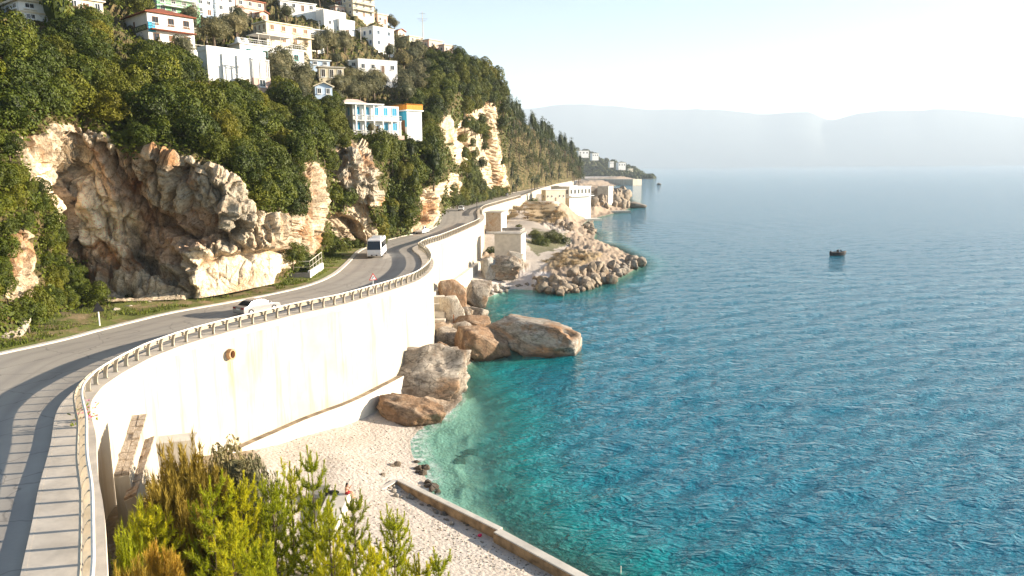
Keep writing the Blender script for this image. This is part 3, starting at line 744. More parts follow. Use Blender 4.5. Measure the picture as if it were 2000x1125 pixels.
weed = sstep(0.05, 0.4, fbm(np.c_[P * 0.16, 0 * z], 4, 71)) * sstep(-4, -9, sd)
paint(weed * 0.9, (0.035, 0.04, 0.025))
wk = sstep(0.12, 0.35, fbm(np.c_[P * 0.5, 0 * z], 3, 77)) * sstep(-1.5, -4, sd) * sstep(80, 50, P[:, 1])
paint(wk * 0.75, (0.10, 0.085, 0.06))
cattr(me, 'ground', np.clip(col, 0, 1))
tag(obj('shore', me), kind='structure')
def ground_z(x, y):
    return float(shore_z(np.array([[x, y]], float))[0][0])
def shore_at(px, py):              # the place on the shore seen at a pixel
    zz = 1.0
    for _ in range(8):
        p = gz(px, py, zz); zz = 0.5 * zz + 0.5 * max(0.0, ground_z(p[0], p[1]))
    return gz(px, py, zz)

# ------------------------------------------------------------------ sea
az = np.radians(np.concatenate([np.linspace(-100, -20, 60, endpoint=False), np.linspace(-20, 41, 720), np.linspace(41.5, 100, 60)]))
rr = 17 * (12500 / 17) ** (np.arange(820) / 819.0)
A, Rr = np.meshgrid(az, rr)
P = np.stack([np.sin(A) * Rr, np.cos(A) * Rr], -1).reshape(-1, 2)
near = Rr.ravel() < 1500
sd = np.full(len(P), -400.0); sd[near] = shore_sd(P[near])
cell = Rr.ravel() * 0.0082
zw = np.zeros(len(P)); g = np.random.default_rng(5)
for k in range(46):
    lam = 0.8 * (9.0 / 0.8) ** (k / 45.0)
    th = R(-72) + g.normal(0, 0.42)
    kx, ky = math.cos(th) * 2 * math.pi / lam, math.sin(th) * 2 * math.pi / lam
    ampw = 0.0095 * lam ** 0.5
    gain = np.clip((lam / cell - 2.2) / 2.0, 0, 1)
    warp = 0.0
    ph = P[:, 0] * kx + P[:, 1] * ky + g.uniform(0, 6.28)
    s = np.sin(ph)
    zw += gain * ampw * (s + 0.35 * np.cos(2 * ph))
gust = 0.75 + 0.5 * vnoise(np.c_[P * 0.02, 0 * zw], 91)
zw *= gust * sstep(0.5, -7, sd) * 0.9 + 0.1 * sstep(1, -1, sd)
dep = np.minimum(np.where(sd > 0, 0, sea_depth(sd, P)), 60)
me = mesh('sea', np.c_[P, zw], gridfaces(len(rr), len(az)), None, True)
fattr(me, 'depth', dep)
m, nt, b = nodes('sea_water'); v = coords(nt)
at = N(nt, 'ShaderNodeAttribute', attribute_name='depth')
n1 = noise(nt, coords(nt, True, (0.02, 0.035, 1)), 1.0, 4, 0.6)
d2 = math_(nt, 'ADD', at.outputs['Fac'], math_(nt, 'MULTIPLY', math_(nt, 'SUBTRACT', n1, 0.5), math_(nt, 'MULTIPLY', at.outputs['Fac'], 1.1)))
dn = math_(nt, 'DIVIDE', d2, 14.0, True)
c = ramp(nt, dn, [(0.0, (0.20, 0.40, 0.33)), (0.08, (0.06, 0.30, 0.26)), (0.22, (0.004, 0.21, 0.205)), (0.5, (0.001, 0.145, 0.180)), (1.0, (0.001, 0.140, 0.200))])
L(nt, c, b.inputs['Base Color'])
b.inputs['Roughness'].default_value = 0.04; b.inputs['IOR'].default_value = 1.33; b.inputs['Specular IOR Level'].default_value = 1.0; b.inputs['Specular Tint'].default_value = (.80, .96, 1.0, 1)
def wave_vec(sx, sy, rot):
    mp = N(nt, 'ShaderNodeMapping'); mp.inputs['Scale'].default_value = (sx, sy, 1); mp.inputs['Rotation'].default_value = (0, 0, rot)
    L(nt, v, mp.inputs['Vector']); return mp.outputs[0]
def ridge_of(n_): return math_(nt, 'SUBTRACT', 1.0, math_(nt, 'ABSOLUTE', math_(nt, 'MULTIPLY', math_(nt, 'SUBTRACT', n_, .5), 4.0)))
w1 = math_(nt, 'ADD', math_(nt, 'MULTIPLY', ridge_of(noise(nt, wave_vec(.30, .62, .30), 1.0, 3, 0.55, 0.5)), .75), math_(nt, 'MULTIPLY', ridge_of(noise(nt, wave_vec(.75, 1.5, .12), 1.0, 3, 0.55, 0.4)), .42))
w2 = noise(nt, wave_vec(2.4, 4.6, .2), 1.0, 3, 0.6, 0.2)
hh = math_(nt, 'ADD', w1, math_(nt, 'MULTIPLY', w2, 0.25))
bump(nt, b, hh, 1.0, 0.24)
tr = N(nt, 'ShaderNodeBsdfTransparent')
tr.inputs['Color'].default_value = (0.62, 0.93, 0.88, 1)
fc = ramp(nt, math_(nt, 'DIVIDE', at.outputs['Fac'], 4.2, True), [(0.0, 0.90), (0.18, 0.72), (0.55, 0.32), (1.0, 0.0)])
mx = N(nt, 'ShaderNodeMixShader'); L(nt, fc, mx.inputs[0]); L(nt, b.outputs[0], mx.inputs[1]); L(nt, tr.outputs[0], mx.inputs[2])
fo = N(nt, 'ShaderNodeBsdfDiffuse'); fo.inputs['Color'].default_value = (.75, .77, .76, 1)
fn = noise(nt, v, 1.1, 5, .7, .8)
ff = math_(nt, 'MULTIPLY', ramp(nt, at.outputs['Fac'], [(0.0, 1.0), (0.10, .75), (0.34, 0.0)]), ramp(nt, fn, [(.44, 0.0), (.60, .9)]))
m2 = N(nt, 'ShaderNodeMixShader'); L(nt, ff, m2.inputs[0]); L(nt, mx.outputs[0], m2.inputs[1]); L(nt, fo.outputs[0], m2.inputs[2])
L(nt, m2.outputs[0], nt.nodes['Material Output'].inputs['Surface'])
me.materials.append(m); M['sea_water'] = m
tag(obj('sea', me), kind='structure')

# ------------------------------------------------------------------ far mountains across the bay
ridge = [(-900,235),(200,225),(800,232),(960,222),(1000,215),(1050,210),(1130,204),(1180,206),(1230,211),(1300,214),(1390,214),(1440,219),(1500,223),(1580,220),(1625,234),(1665,224),(1720,217),(1800,215),(1850,214),(1920,220),(2000,230),(2300,225),(2900,232)]
mx_ = np.linspace(-900, 2900, 300); my = pchip([p[0] for p in ridge], [p[1] for p in ridge])(mx_) + 1.3 * vnoise(np.c_[mx_ * 0.05, 0 * mx_, 0 * mx_], 3)
MV = []
for i, t in enumerate(np.linspace(0, 1, 24)):
    for px, py in zip(mx_, my):
        hy = 12000 + 900 * t
        topz = gy(px, py, 12900)[2]
        n = fbm(np.array([[px * 0.012, t * 2.5, 1.0]]), 4, 8, True)[0]
        x = gy(px, py, hy)[0]
        MV.append((x, hy + 120 * (t * (1 - t)) * n, -5 + (topz + 5) * (t ** 0.8) * (1 + 0.05 * n * (1 - t))))
M['mountain'] = plain('mountain', (0.13, 0.15, 0.14), 0.95, var=0.08, scale=0.002)
tag(obj('mountain', mesh('mountain', MV, gridfaces(24, 300), M['mountain'], True)), kind='structure')

# ------------------------------------------------------------------ air
HAZE = 9.0e-5
mb = MB(); mb.box(-9000, 14000, -300, 13600, -61, 1260)
hz = mb.obj('haze', None)
m = bpy.data.materials.new('haze'); m.use_nodes = True; nt = m.node_tree
for n in list(nt.nodes):
    if n.type != 'OUTPUT_MATERIAL': nt.nodes.remove(n)
pv = nt.nodes.new('ShaderNodeVolumePrincipled'); pv.inputs['Color'].default_value = (0.70, 0.785, 0.88, 1)
pv.inputs['Density'].default_value = HAZE; pv.inputs['Anisotropy'].default_value = 0.0
nt.links.new(pv.outputs[0], nt.nodes['Material Output'].inputs['Volume'])
hz.data.materials.append(m); tag(hz, kind='stuff')
# ------------------------------------------------------------------ buildings on the hill
_wc = {}
def win_meshes(w, h, fm, pm, sill):
    k = (round(w, 2), round(h, 2), fm.name, pm.name, sill)
    if k not in _wc:
        f = MB(); t = min(0.10, w * 0.12)
        f.box(-w/2, -w/2 + t, -0.07, 0.03, 0, h); f.box(w/2 - t, w/2, -0.07, 0.03, 0, h)
        f.box(-w/2 + t, w/2 - t, -0.07, 0.03, h - t, h); f.box(-w/2 + t, w/2 - t, -0.07, 0.03, 0, t)
        f.box(-0.025, 0.025, -0.055, 0.03, t, h - t)
        if sill: f.box(-w/2 - 0.12, w/2 + 0.12, -0.20, 0.03, -0.12, -0.003)
        p = MB(); p.box(-w/2 + t + 0.002, w/2 - t - 0.002, -0.022, 0.03, t + 0.002, h - t - 0.002)
        _wc[k] = (f.me('window', fm), p.me('pane', pm))
    return _wc[k]
def window(parent, x, y, z, w, h, rz=0.0, fm=None, pm=None, sill=True, name='window'):
    a, b_ = win_meshes(w, h, fm or M['plaster_white'], pm or M['glass_dark'], sill)
    o = obj(name, a, parent, (x, y, z), rz); obj('pane' if name == 'window' else 'door_panel', b_, o); return o
EXCL = []
def hip_roof(x0, x1, y0, y1, z, h, ov=0.5):
    mb = MB(); x0 -= ov; x1 += ov; y0 -= ov; y1 += ov
    dx, dy = x1 - x0, y1 - y0; r = min(dx, dy) / 2
    if dx >= dy: A_, B_ = (x0 + r, (y0+y1)/2, z + h), (x1 - r + 1e-3, (y0+y1)/2, z + h)
    else: A_, B_ = ((x0+x1)/2, y0 + r, z + h), ((x0+x1)/2, y1 - r + 1e-3, z + h)
    vs = [(x0,y0,z),(x1,y0,z),(x1,y1,z),(x0,y1,z),(x0,y0,z+.16),(x1,y0,z+.16),(x1,y1,z+.16),(x0,y1,z+.16),A_,B_]
    if dx >= dy: top = [(4,5,9,8),(5,6,9),(6,7,8,9),(7,4,8)]
    else: top = [(4,5,8),(5,6,9,8),(6,7,9),(7,4,8,9)]
    mb._add(vs, [(3,2,1,0),(0,1,5,4),(1,2,6,5),(2,3,7,6),(3,0,4,7)] + top)
    return mb
def railing(parent, pts, h=0.95, mat=None, n=None, name='railing'):
    mb = MB()
    for a, c in zip(pts[:-1], pts[1:]):
        a = np.array(a, float); c = np.array(c, float); Ln = np.linalg.norm(c - a); k = max(2, int(Ln / (n or 0.8)) + 1)
        mb.tube([a + [0,0,h], c + [0,0,h]], 0.045, 5); mb.tube([a + [0,0,h*0.5], c + [0,0,h*0.5]], 0.025, 4)
        for i in range(k):
            p = a + (c - a) * i / (k - 1); mb.tube([p, p + [0,0,h]], 0.03, 4)
    return mb.obj(name, mat or M['rail_white'], parent)
def house(label, cx, cy, wpx, dpx, hpx, wall, rz=49, roof='flat', st=2, nf=3, ns=2, name='house', cat='house', side_mat=None,
          roof_mat=None, pm=None, fm=None, balcony=(), blank_side=False, win=(1.1, 1.3), base=5.0, dy=0.0, excl=True, door=True, trim=None, roof_h=None):
    p = hill_at(cx, cy); Y = p[1] + dy; p = gy(cx, cy, Y)
    dep = float((p - np.array([0, 0, CZ])) @ _f); a = R(rz)
    w = wpx * dep / FPX / math.cos(a); d = dpx * dep / FPX / max(math.sin(a), 0.2); h = hpx * dep / FPX
    root = tag(empty(name, p, a), label, cat)
    mb = MB(); mb.box(0, w, 0, d, -base, h); mb.obj('wall', wall, root)
    rm = roof_mat or M['concrete_pale']
    if roof == 'flat':
        mb = MB(); mb.box(-0.35, w + 0.35, -0.35, d + 0.35, h + 0.003, h + 0.26); mb.obj('roof', rm, root)
    elif roof == 'parapet':
        mb = MB(); t = 0.25
        mb.box(-0.06, w + 0.06, -0.06, t, h + .003, h + .75); mb.box(-0.06, w + 0.06, d - t, d + 0.06, h + .003, h + .75)
        mb.box(-0.06, t, t + .002, d - t - .002, h + .003, h + .75); mb.box(w - t, w + 0.06, t + .002, d - t - .002, h + .003, h + .75)
        mb.box(t + .002, w - t - .002, t + .002, d - t - .002, h + .003, h + .1); mb.obj('roof', rm, root)
    elif roof == 'hip':
        hip_roof(0, w, 0, d, h + .003, roof_h or min(w, d) * 0.28).obj('roof', rm, root)
    elif roof == 'gable':
        mb = MB(); ov = .4; mb.prism([(-ov, h), (w/2, h + w*.25), (w + ov, h), (w + ov, h + .2), (w/2, h + w*.25 + .22), (-ov, h + .2)], -ov, d + ov); mb.obj('roof', rm, root)
        mb = MB(); mb.prism([(0.01, h - .01), (w - .01, h - .01), (w/2, h + w*.25 - .02)], 0.01, d - .01); mb.obj('gable_wall', wall, root)
    sh = h / st; ww, wh = min(win[0], w / (nf + .5) * .6), min(win[1], sh * .55)
    for s in range(st):
        z = s * sh + sh * 0.34
        if s:
            mb = MB(); mb.box(-0.08, w + 0.08, -0.08, -0.002, s*sh - 0.1, s*sh + 0.1); mb.box(-0.08, -0.002, 0, d, s*sh - .1, s*sh + .1); mb.obj('floor_band', trim or rm, root)
        for i in range(nf):
            x = w * (i + 0.5) / nf
            if door and s == 0 and i == nf // 2:
                window(root, x, -0.002, 0.02, 1.1 if ww > .8 else ww, min(2.1, sh * .8), 0, fm, M['wood_brown'], False, 'door')
            else: window(root, x, -0.002, z, ww, wh, 0, fm, pm)
        if not blank_side:
            for i in range(ns):
                window(root, -0.002, d * (i + .5) / ns, z, min(ww, d / (ns + .5) * .6), wh, R(-90), fm, pm)
    for s, x0, x1 in balcony:
        mb = MB(); mb.box(x0 * w, x1 * w, -1.3, -0.09, s*sh - .16, s*sh - .003); o = mb.obj('balcony', trim or rm, root)
        railing(o, [(x0*w + .05, -.1, s*sh), (x0*w + .05, -1.25, s*sh), (x1*w - .05, -1.25, s*sh), (x1*w - .05, -.1, s*sh)])
    if excl: EXCL.append((cx - dpx, cx + wpx, cy - hpx, cy, Y))
    return root, w, d, h
# the white house with the banner
h1, w, d, h = house('white house with dark red hip roof and a lettered banner on its wall', 292, 88, 60, 84, 62, M['plaster_white'], roof='hip', roof_mat=M['roof_tile'], st=2, nf=3, ns=3, blank_side=True, fm=M['wood_brown'], balcony=[(1, 0.02, 0.98)], roof_h=1.8)
window(h1, -0.002, d * 0.55, h * 0.66, 0.5, 0.9, R(-90), M['wood_brown'])
mb = MB(); mb.box(0.2, w + 1.5, -3.2, -0.01, -6, -0.4); mb.obj('terrace_wall', M['plaster_white'], h1)
railing(h1, [(0.3, -3.1, -0.4), (w + 1.4, -3.1, -0.4)])
mb = MB(); mb.box(0.05, 1.3, -0.13, -0.005, h * .42, h * .72); mb.obj('blue_panel', M['paint_blue'], h1)
q = h1.matrix_basis if False else Matrix.Translation(h1.location) @ Matrix.Rotation(R(49), 4, 'Z')
bp = q @ Vector((-0.06, d * 0.30, h * 0.48))
bn = tag(empty('banner', bp, R(49)), 'dark green banner with pale yellow lettering hung on the white house', 'banner')
bw, bh = d * 0.52, h * 0.17
mb = MB(); mb.box(-0.03, 0.03, -bw / 2, bw / 2, 0, bh); mb.obj('cloth', M['banner_green'], bn)
fc = bpy.data.curves.new('lettering', 'FONT'); fc.body = 'KATALFI'; fc.size = bh * 0.95; fc.align_x = 'CENTER'; fc.extrude = 0.01
fc.materials.append(M['yellow_print'])
_t = bpy.data.objects.new('lettering', fc); COL.objects.link(_t); bpy.context.view_layer.update()
_lm = bpy.data.meshes.new_from_object(_t.evaluated_get(bpy.context.evaluated_depsgraph_get())); bpy.data.objects.remove(_t)
lo = obj('lettering', _lm, bn, (-0.045, 0, bh * 0.16)); lo.rotation_euler = (R(90), 0, R(-90)); lo.scale = (bw / (bh * 0.95 * 4.4), 1, 1)
# white block below it
h2, w, d, h = house('tall white windowless house wall with a sloping curved top above the shrubs', 408, 160, 82, 28, 60, M['plaster_white'], roof='parapet', st=1, nf=1, ns=1, door=False, roof_mat=M['plaster_white'], blank_side=True, win=(.5, .5))
mb = MB()
for i in range(3): mb.box(w * (.25 + .25 * i) - .15, w * (.25 + .25 * i) + .15, -0.28, -0.004, -5, h * .93)
mb.obj('buttress_ribs', M['plaster_white'], h2); tag(h2.children[-1], kind='stuff')
h2b, w, d, h = house('pink based terrace with white posts and open frame beside the white wall', 497, 178, 26, 8, 26, M['plaster_pink'], roof='none', st=1, nf=1, ns=1, rz=40, door=False, cat='terrace', name='terrace', blank_side=True)
fr = MB()
for x in (.15, w / 2, w - .15):
    for y in (.15, d - .15): fr.tube([(x, y, h), (x, y, h + 3.0)], .12, 5)
for y in (.15, d - .15): fr.tube([(0, y, h + 3.0), (w, y, h + 3.0)], .1, 5)
for x in (.15, w - .15): fr.tube([(x, .15, h + 3.0), (x, d - .15, h + 3.0)], .1, 5)
fr.obj('pergola_frame', M['plaster_white'], h2b)
# villa with domed parapet and pergola
h3, w, d, h = house('white villa with round parapet ornaments and a roof terrace under a pergola', 470, 116, 94, 30, 30, M['plaster_white'], st=1, nf=4, ns=2, roof='flat', roof_mat=M['plaster_white'], fm=M['paint_teal'], pm=M['glass_dark'])
pg = MB(); pg.m = 0
for x in np.linspace(w * .3, w - .3, 5):
    pg.tube([(x, .3, h + .26), (x, .3, h + 2.5)], .09, 5); pg.tube([(x, d - .3, h + .26), (x, d - .3, h + 2.5)], .09, 5)
pg.box(w * .26, w * .8, 0, d, h + 2.52, h + 2.68); pg.obj('pergola', M['concrete_pale'], h3)
railing(h3, [(0, -.25, h + .26), (w, -.25, h + .26)], 0.9, M['plaster_white'], .5)
dm = MB()
for k, x in enumerate((.5, 2.2)):
    prof = [(1.0 * math.sin(t), 1.1 * math.cos(t)) for t in np.linspace(math.pi / 2, 0.01, 6)]
    rg = []
    for rr_, zz_ in prof: rg.append((rr_, zz_))
    n_ = 12; b0 = len(dm.V)
    vs = [(x + rr_ * math.cos(2*math.pi*j/n_) * .75, d * .35 + rr_ * math.sin(2*math.pi*j/n_) * .75, h + .25 + zz_ * 1.2) for rr_, zz_ in prof for j in range(n_)]
    dm._add(vs, [(i*n_+j, i*n_+(j+1) % n_, (i+1)*n_+(j+1) % n_, (i+1)*n_+j) for i in range(5) for j in range(n_)])
dm.obj('parapet_dome', M['plaster_white'], h3, smooth=True)
# unfinished cream house
h4, w, d, h = house('unfinished cream two storey house with brown window openings', 522, 86, 66, 36, 42, M['plaster_cream'], st=2, nf=4, ns=3, roof='flat', roof_mat=M['plaster_cream'], pm=M['wood_brown'], fm=M['plaster_cream'], balcony=[(1, 0.7, 1.0)], trim=M['plaster_cream'])
mb = MB(); mb.box(-1.0, -0.1, 0, d, h * .5 - .2, h * .5); o = mb.obj('balcony', M['concrete'], h4); railing(o, [(-.95, .1, h*.5), (-.95, d - .1, h*.5)], .9, M['concrete'])
house('low white annex with flat roof beside the cream unfinished house', 584, 82, 40, 8, 26, M['plaster_white'], st=1, nf=2, ns=1, rz=40, roof_mat=M['plaster_white'])
house('white cube house with stepped flat roofs and a dark window', 634, 58, 34, 44, 34, M['plaster_white'], st=1, nf=2, ns=2, roof='parapet', roof_mat=M['plaster_white'])
house('small white cube annex at the right of the stepped white house', 664, 68, 24, 10, 26, M['plaster_white'], st=1, nf=1, ns=1, roof='parapet', roof_mat=M['plaster_white'])
house('white house with long pale blue side wall and flat roof', 730, 92, 34, 40, 38, M['plaster_white'], st=2, nf=2, ns=3, roof='flat', roof_mat=M['plaster_white'], fm=M['plaster_blue'])
h7, w, d, h = house('cream apartment block with stacked balconies near the hilltop', 690, 30, 34, 26, 48, M['plaster_cream'], st=4, nf=3, ns=2, roof='flat', balcony=[(1, .05, .95), (2, .05, .95), (3, .05, .95)], base=10)
house('unplastered red brick house with dark openings beside the cream block', 672, 14, 10, 22, 26, M['brick_red'], st=2, nf=1, ns=2, roof='flat', base=8)
house('small orange pink house with an arched window below the brick house', 656, 28, 14, 14, 16, M['plaster_pink'], st=1, nf=2, ns=1, roof='flat')
for lab, cx, cy, wp, dp, hp, mt, rf in [
        ('pale pink house on the skyline beside the apartment block', 738, 46, 16, 10, 18, M['plaster_pink'], 'flat'),
        ('cream gabled house on the skyline above the white house', 778, 74, 12, 12, 13, M['plaster_cream'], 'gable'),
        ('low cream house on the skyline left of the mast', 800, 84, 22, 10, 13, M['plaster_cream'], 'flat'),
        ('pale grey house on the skyline below the mast', 838, 94, 24, 14, 16, M['plaster_pink'], 'flat'),
        ('last pale house on the skyline right of the mast', 868, 104, 16, 12, 16, M['plaster_pink'], 'flat')]:
    house(lab, cx, cy, wp, dp, hp, mt, st=1, nf=2, ns=1, roof=rf, roof_mat=M['concrete_pale'] if rf == 'flat' else M['brick_red'])
house('green apartment house with white balconies at the top edge', 308, 24, 56, 24, 44, M['plaster_green'], st=3, nf=4, ns=2, roof='flat', balcony=[(1, .1, .9), (2, .1, .9)], trim=M['plaster_white'])
house('pale blue house with round dark window beside the green house', 385, 27, 22, 16, 44, M['plaster_blue'], st=3, nf=2, ns=1, roof='flat')
house('white two storey house with a small garden tree in front', 424, 40, 26, 14, 48, M['plaster_white'], st=3, nf=2, ns=1, roof='flat')
house('pink washed house with a dark red roof gable', 462, 30, 40, 12, 32, M['plaster_pink'], st=2, nf=3, ns=1, roof='hip', roof_mat=M['brick_red'])
house('tiny cream house with pointed red roof', 508, 38, 12, 8, 12, M['plaster_cream'], st=1, nf=1, ns=1, roof='gable', roof_mat=M['brick_red'])
house('long white house with a wide flat roof near the top edge', 548, 18, 58, 12, 16, M['plaster_white'], st=1, nf=4, ns=1, roof='flat', rz=35, roof_mat=M['plaster_white'])
house('cream garden house behind the long white house', 612, 30, 20, 10, 14, M['plaster_cream'], st=1, nf=2, ns=1, roof='flat')
house('cream hut with one big dark window on a projecting slab', 624, 160, 44, 8, 28, M['plaster_cream'], rz=24, st=1, nf=3, ns=1, roof='flat', pm=M['shade_open'], door=False, win=(1.6, 2.0))
house('low blue white shed roofed with pale sheet behind the cream hut', 606, 130, 34, 8, 12, M['plaster_blue'], rz=28, st=1, nf=2, ns=1, roof='flat', roof_mat=M['plaster_white'], door=False)
house('long low white house with pale blue gate among olive trees', 700, 140, 70, 14, 20, M['plaster_white'], rz=30, st=1, nf=4, ns=1, roof='parapet', roof_mat=M['plaster_white'])
house('white garden wall building left end of the long low house', 682, 134, 30, 6, 14, M['plaster_white'], rz=30, st=1, nf=2, ns=1, roof='flat', roof_mat=M['plaster_white'], door=False)
house('pale yellow and blue hut with a shallow roof', 616, 190, 30, 8, 20, M['plaster_blue'], rz=26, st=1, nf=2, ns=1, roof='gable', roof_mat=M['plaster_cream'], door=False)
house('big white house with an ochre lower edge at the left frame edge', 40, 42, 46, 150, 40, M['plaster_white'], rz=52, st=2, nf=2, ns=5, roof='flat', roof_mat=M['plaster_cream'], base=8)
house('cream house wall showing behind the tall bush', 134, 22, 42, 14, 26, M['plaster_cream'], st=1, nf=3, ns=1, roof='flat')

# the terrace house with the blue box and orange rail
rz = 35; tp = hill_at(676, 266); TY = tp[1]
def terr(px, py, Y): return gy(px, py, Y)
root, w, d, h = house('two storey white terrace house with blue doors and columned verandas', 690, 264, 82, 20, 58, M['plaster_white'], rz=34, roof='none', st=2, nf=5, ns=1, fm=M['plaster_blue'], pm=M['paint_blue'], balcony=[(1, 0.0, 1.0)], trim=M['plaster_white'], win=(1.2, 1.9), base=1.15, dy=1.0)
mb = MB(); mb.box(-2.2, w * .62, -1.5, d + .3, h + .003, h + .28); mb.obj('roof', M['plaster_white'], root)
hip_roof(-1.5, w * .35, 1.0, d, h + .3, 1.0, .2).obj('roof_hip', M['plaster_pink'], root)
mb = MB()
for x in np.linspace(.3, w - .3, 6): mb.box(x - .14, x + .14, -1.28, -1.0, 0.02, h - .01 if x < w * .62 else h * .5)
mb.obj('column', M['plaster_white'], root); tag(root.children[-1], kind='stuff')
mb = MB(); mb.box(-1, w + .3, -1.7, -0.003, -1.2, 0.0); mb.obj('terrace_base', M['plaster_pink'], root)
railing(root, [(-.5, -1.6, 0), (w * .9, -1.6, 0)], .95)
tr, w2, d2, h2_ = house('white box building with turquoise side and orange roof railing', 796, 268, 26, 32, 50, M['plaster_white'], rz=40, roof='flat', st=1, nf=0, ns=0, door=False, blank_side=True, dy=-1.0, roof_mat=M['plaster_white'], base=.8)
mb = MB(); mb.box(-0.03, -0.004, .05, d2 - .05, h2_ * .40, h2_ - .01); mb.obj('side_panel', M['paint_blue'], tr)
mb = MB(); mb.box(-0.05, -0.032, .8, d2 - .9, h2_ * .1, h2_ * .66); mb.obj('side_opening', M['wood_brown'], tr)
railing(tr, [(-.2, d2 + 4, h2_ + .27), (-.2, -.2, h2_ + .27), (w2 + .2, -.2, h2_ + .27), (w2 + .2, d2, h2_ + .27)], 1.2, M['paint_orange'], .35)
mb = MB(); mb.box(-.21, -.17, 0, d2 + 4, h2_ + .3, h2_ + 1.3); mb.box(-.15, w2 + .2, -.22, -.18, h2_ + .3, h2_ + 1.3); mb.obj('railing_panel', M['paint_orange'], tr)

# antenna mast and utility poles
def pole(label, px, py, hpx, mat, name='utility_pole', cat='pole', r=.12, onhill=True, z=None, arm=True):
    p = hill_at(px, py) if onhill else gz(px, py, z)
    dep = float((p - np.array([0, 0, CZ])) @ _f); h = hpx * dep / FPX
    root = tag(empty(name, p), label, cat); mb = MB(); mb.tube([(0, 0, -1), (0, 0, h)], [r, r * .6], 6); mb.obj('post', mat, root)
    if arm: mb = MB(); mb.tube([(-.9, 0, h * .93), (.9, 0, h * .93)], .05, 4); mb.obj('cross_arm', mat, root)
    return root, h
am, h = pole('thin lattice antenna mast rising on the skyline', 829, 88, 64, M['steel'], 'antenna_mast', 'antenna', .16)
mb = MB()
for zf, l in ((.93, 1.2), (.78, 2.0), (.72, 1.4)): mb.tube([(-l, 0, h * zf), (l, 0, h * zf)], .06, 4)
for zf in np.linspace(.1, .9, 12): mb.tube([(-.16, 0, h * zf), (.16, .0, h * (zf + .05))], .03, 3)
mb.obj('antenna_elements', M['steel'], am)
for lab, px, py, hp in [('pale utility pole among the olive trees left of the villa', 404, 82, 34), ('utility pole beside the stepped white house', 625, 74, 30), ('utility pole in front of the white house with blue side', 706, 82, 28)]:
    pole(lab, px, py, hp, M['concrete_pale'])
# ------------------------------------------------------------------ plants
def leaf_quads(C, Nn, size, rng, aspect=0.6):
    n = len(C)
    t = rng.normal(size=(n, 3)); t -= (t * Nn).sum(1, keepdims=True) * Nn; t /= np.linalg.norm(t, axis=1, keepdims=True) + 1e-9
    b = np.cross(Nn, t); s = size * rng.uniform(.6, 1.3, (n, 1))
    V = np.stack([C - t * s, C - b * s * aspect, C + t * s, C + b * s * aspect], 1).reshape(-1, 3)
    return V, np.arange(4 * n).reshape(n, 4)
def blob(rad, seed, sub=12):
    u = np.linspace(0, 2 * math.pi, sub, endpoint=False); v = np.linspace(0.15, math.pi - .15, sub // 2 + 1)
    U, W_ = np.meshgrid(u, v); D = np.stack([np.cos(U) * np.sin(W_), np.sin(U) * np.sin(W_), np.cos(W_)], -1).reshape(-1, 3)
    s = 1 + 0.22 * vnoise(D * 1.7 + seed, seed)
    V = D * s[:, None] * np.array(rad); nr, nc = len(v), sub
    i = np.arange(nr * nc).reshape(nr, nc); j = np.roll(i, -1, 1)
    F = np.stack([i[:-1], i[1:], j[1:], j[:-1]], -1).reshape(-1, 4)
    return V, F
def crown(name, mat, seed, lobes=46, per=120, size=.085, shape='dome', aspect=.6, lr=(.22, .40), core=.62):
    rng = np.random.default_rng(seed); Vs = []; Fs = []; Rn = []; off = 0
    cs = []
    while len(cs) < lobes:
        p = rng.normal(size=3); p /= np.linalg.norm(p)
        if shape == 'dome':
            if p[2] < -.8: continue
            p = p * np.array([.74, .74, .66]) * rng.uniform(.8, 1.08)
        elif shape == 'cone':
            zz = rng.uniform(-.9, 1.0); ang = rng.uniform(0, 6.28); rr_ = (1 - (zz + .9) / 2.0) ** .75 * .68 * rng.uniform(.65, 1.1)
            p = np.array([rr_ * math.cos(ang), rr_ * math.sin(ang), zz * 1.25])
        elif shape == 'column':
            p = p * np.array([.45, .45, 1.15])
        cs.append(p)
    cs = np.array(cs); rs = rng.uniform(*lr, lobes)
    if shape == 'cone': rs *= np.clip(1.15 - (cs[:, 2] + 1.1) / 2.6, .45, 1)
    for c, r in zip(cs, rs):
        n = int(per * (r / .3) ** 2)
        D = rng.normal(size=(n, 3)); D /= np.linalg.norm(D, axis=1, keepdims=True)
        D[:, 2] = np.where(D[:, 2] < -.75, -D[:, 2], D[:, 2])
        P_ = c + D * r * rng.uniform(.72, 1.08, (n, 1)) * np.array([1, 1, .85])
        inside = np.zeros(n, bool)
        for c2, r2 in zip(cs, rs):
            if c2 is not c: inside |= (np.linalg.norm(P_ - c2, axis=1) < r2 * .75)
        P_, D = P_[~inside], D[~inside]
        Nn = D + rng.normal(size=D.shape) * .38 + np.array([0, 0, .12]); Nn /= np.linalg.norm(Nn, axis=1, keepdims=True)
        V, F = leaf_quads(P_, Nn, size, rng, aspect)
        tone = rng.uniform(0, .6) ** 1.3
        Vs.append(V); Fs.append(F + off); off += len(V); Rn.append(np.repeat(np.clip(tone + rng.uniform(0, .5, len(P_)), 0, 1), 4))
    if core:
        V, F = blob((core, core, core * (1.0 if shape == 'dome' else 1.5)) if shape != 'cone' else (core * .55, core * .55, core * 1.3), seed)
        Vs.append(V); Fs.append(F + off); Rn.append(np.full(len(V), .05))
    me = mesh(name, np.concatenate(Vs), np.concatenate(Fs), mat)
    fattr(me, 'rnd', np.concatenate(Rn)); return me
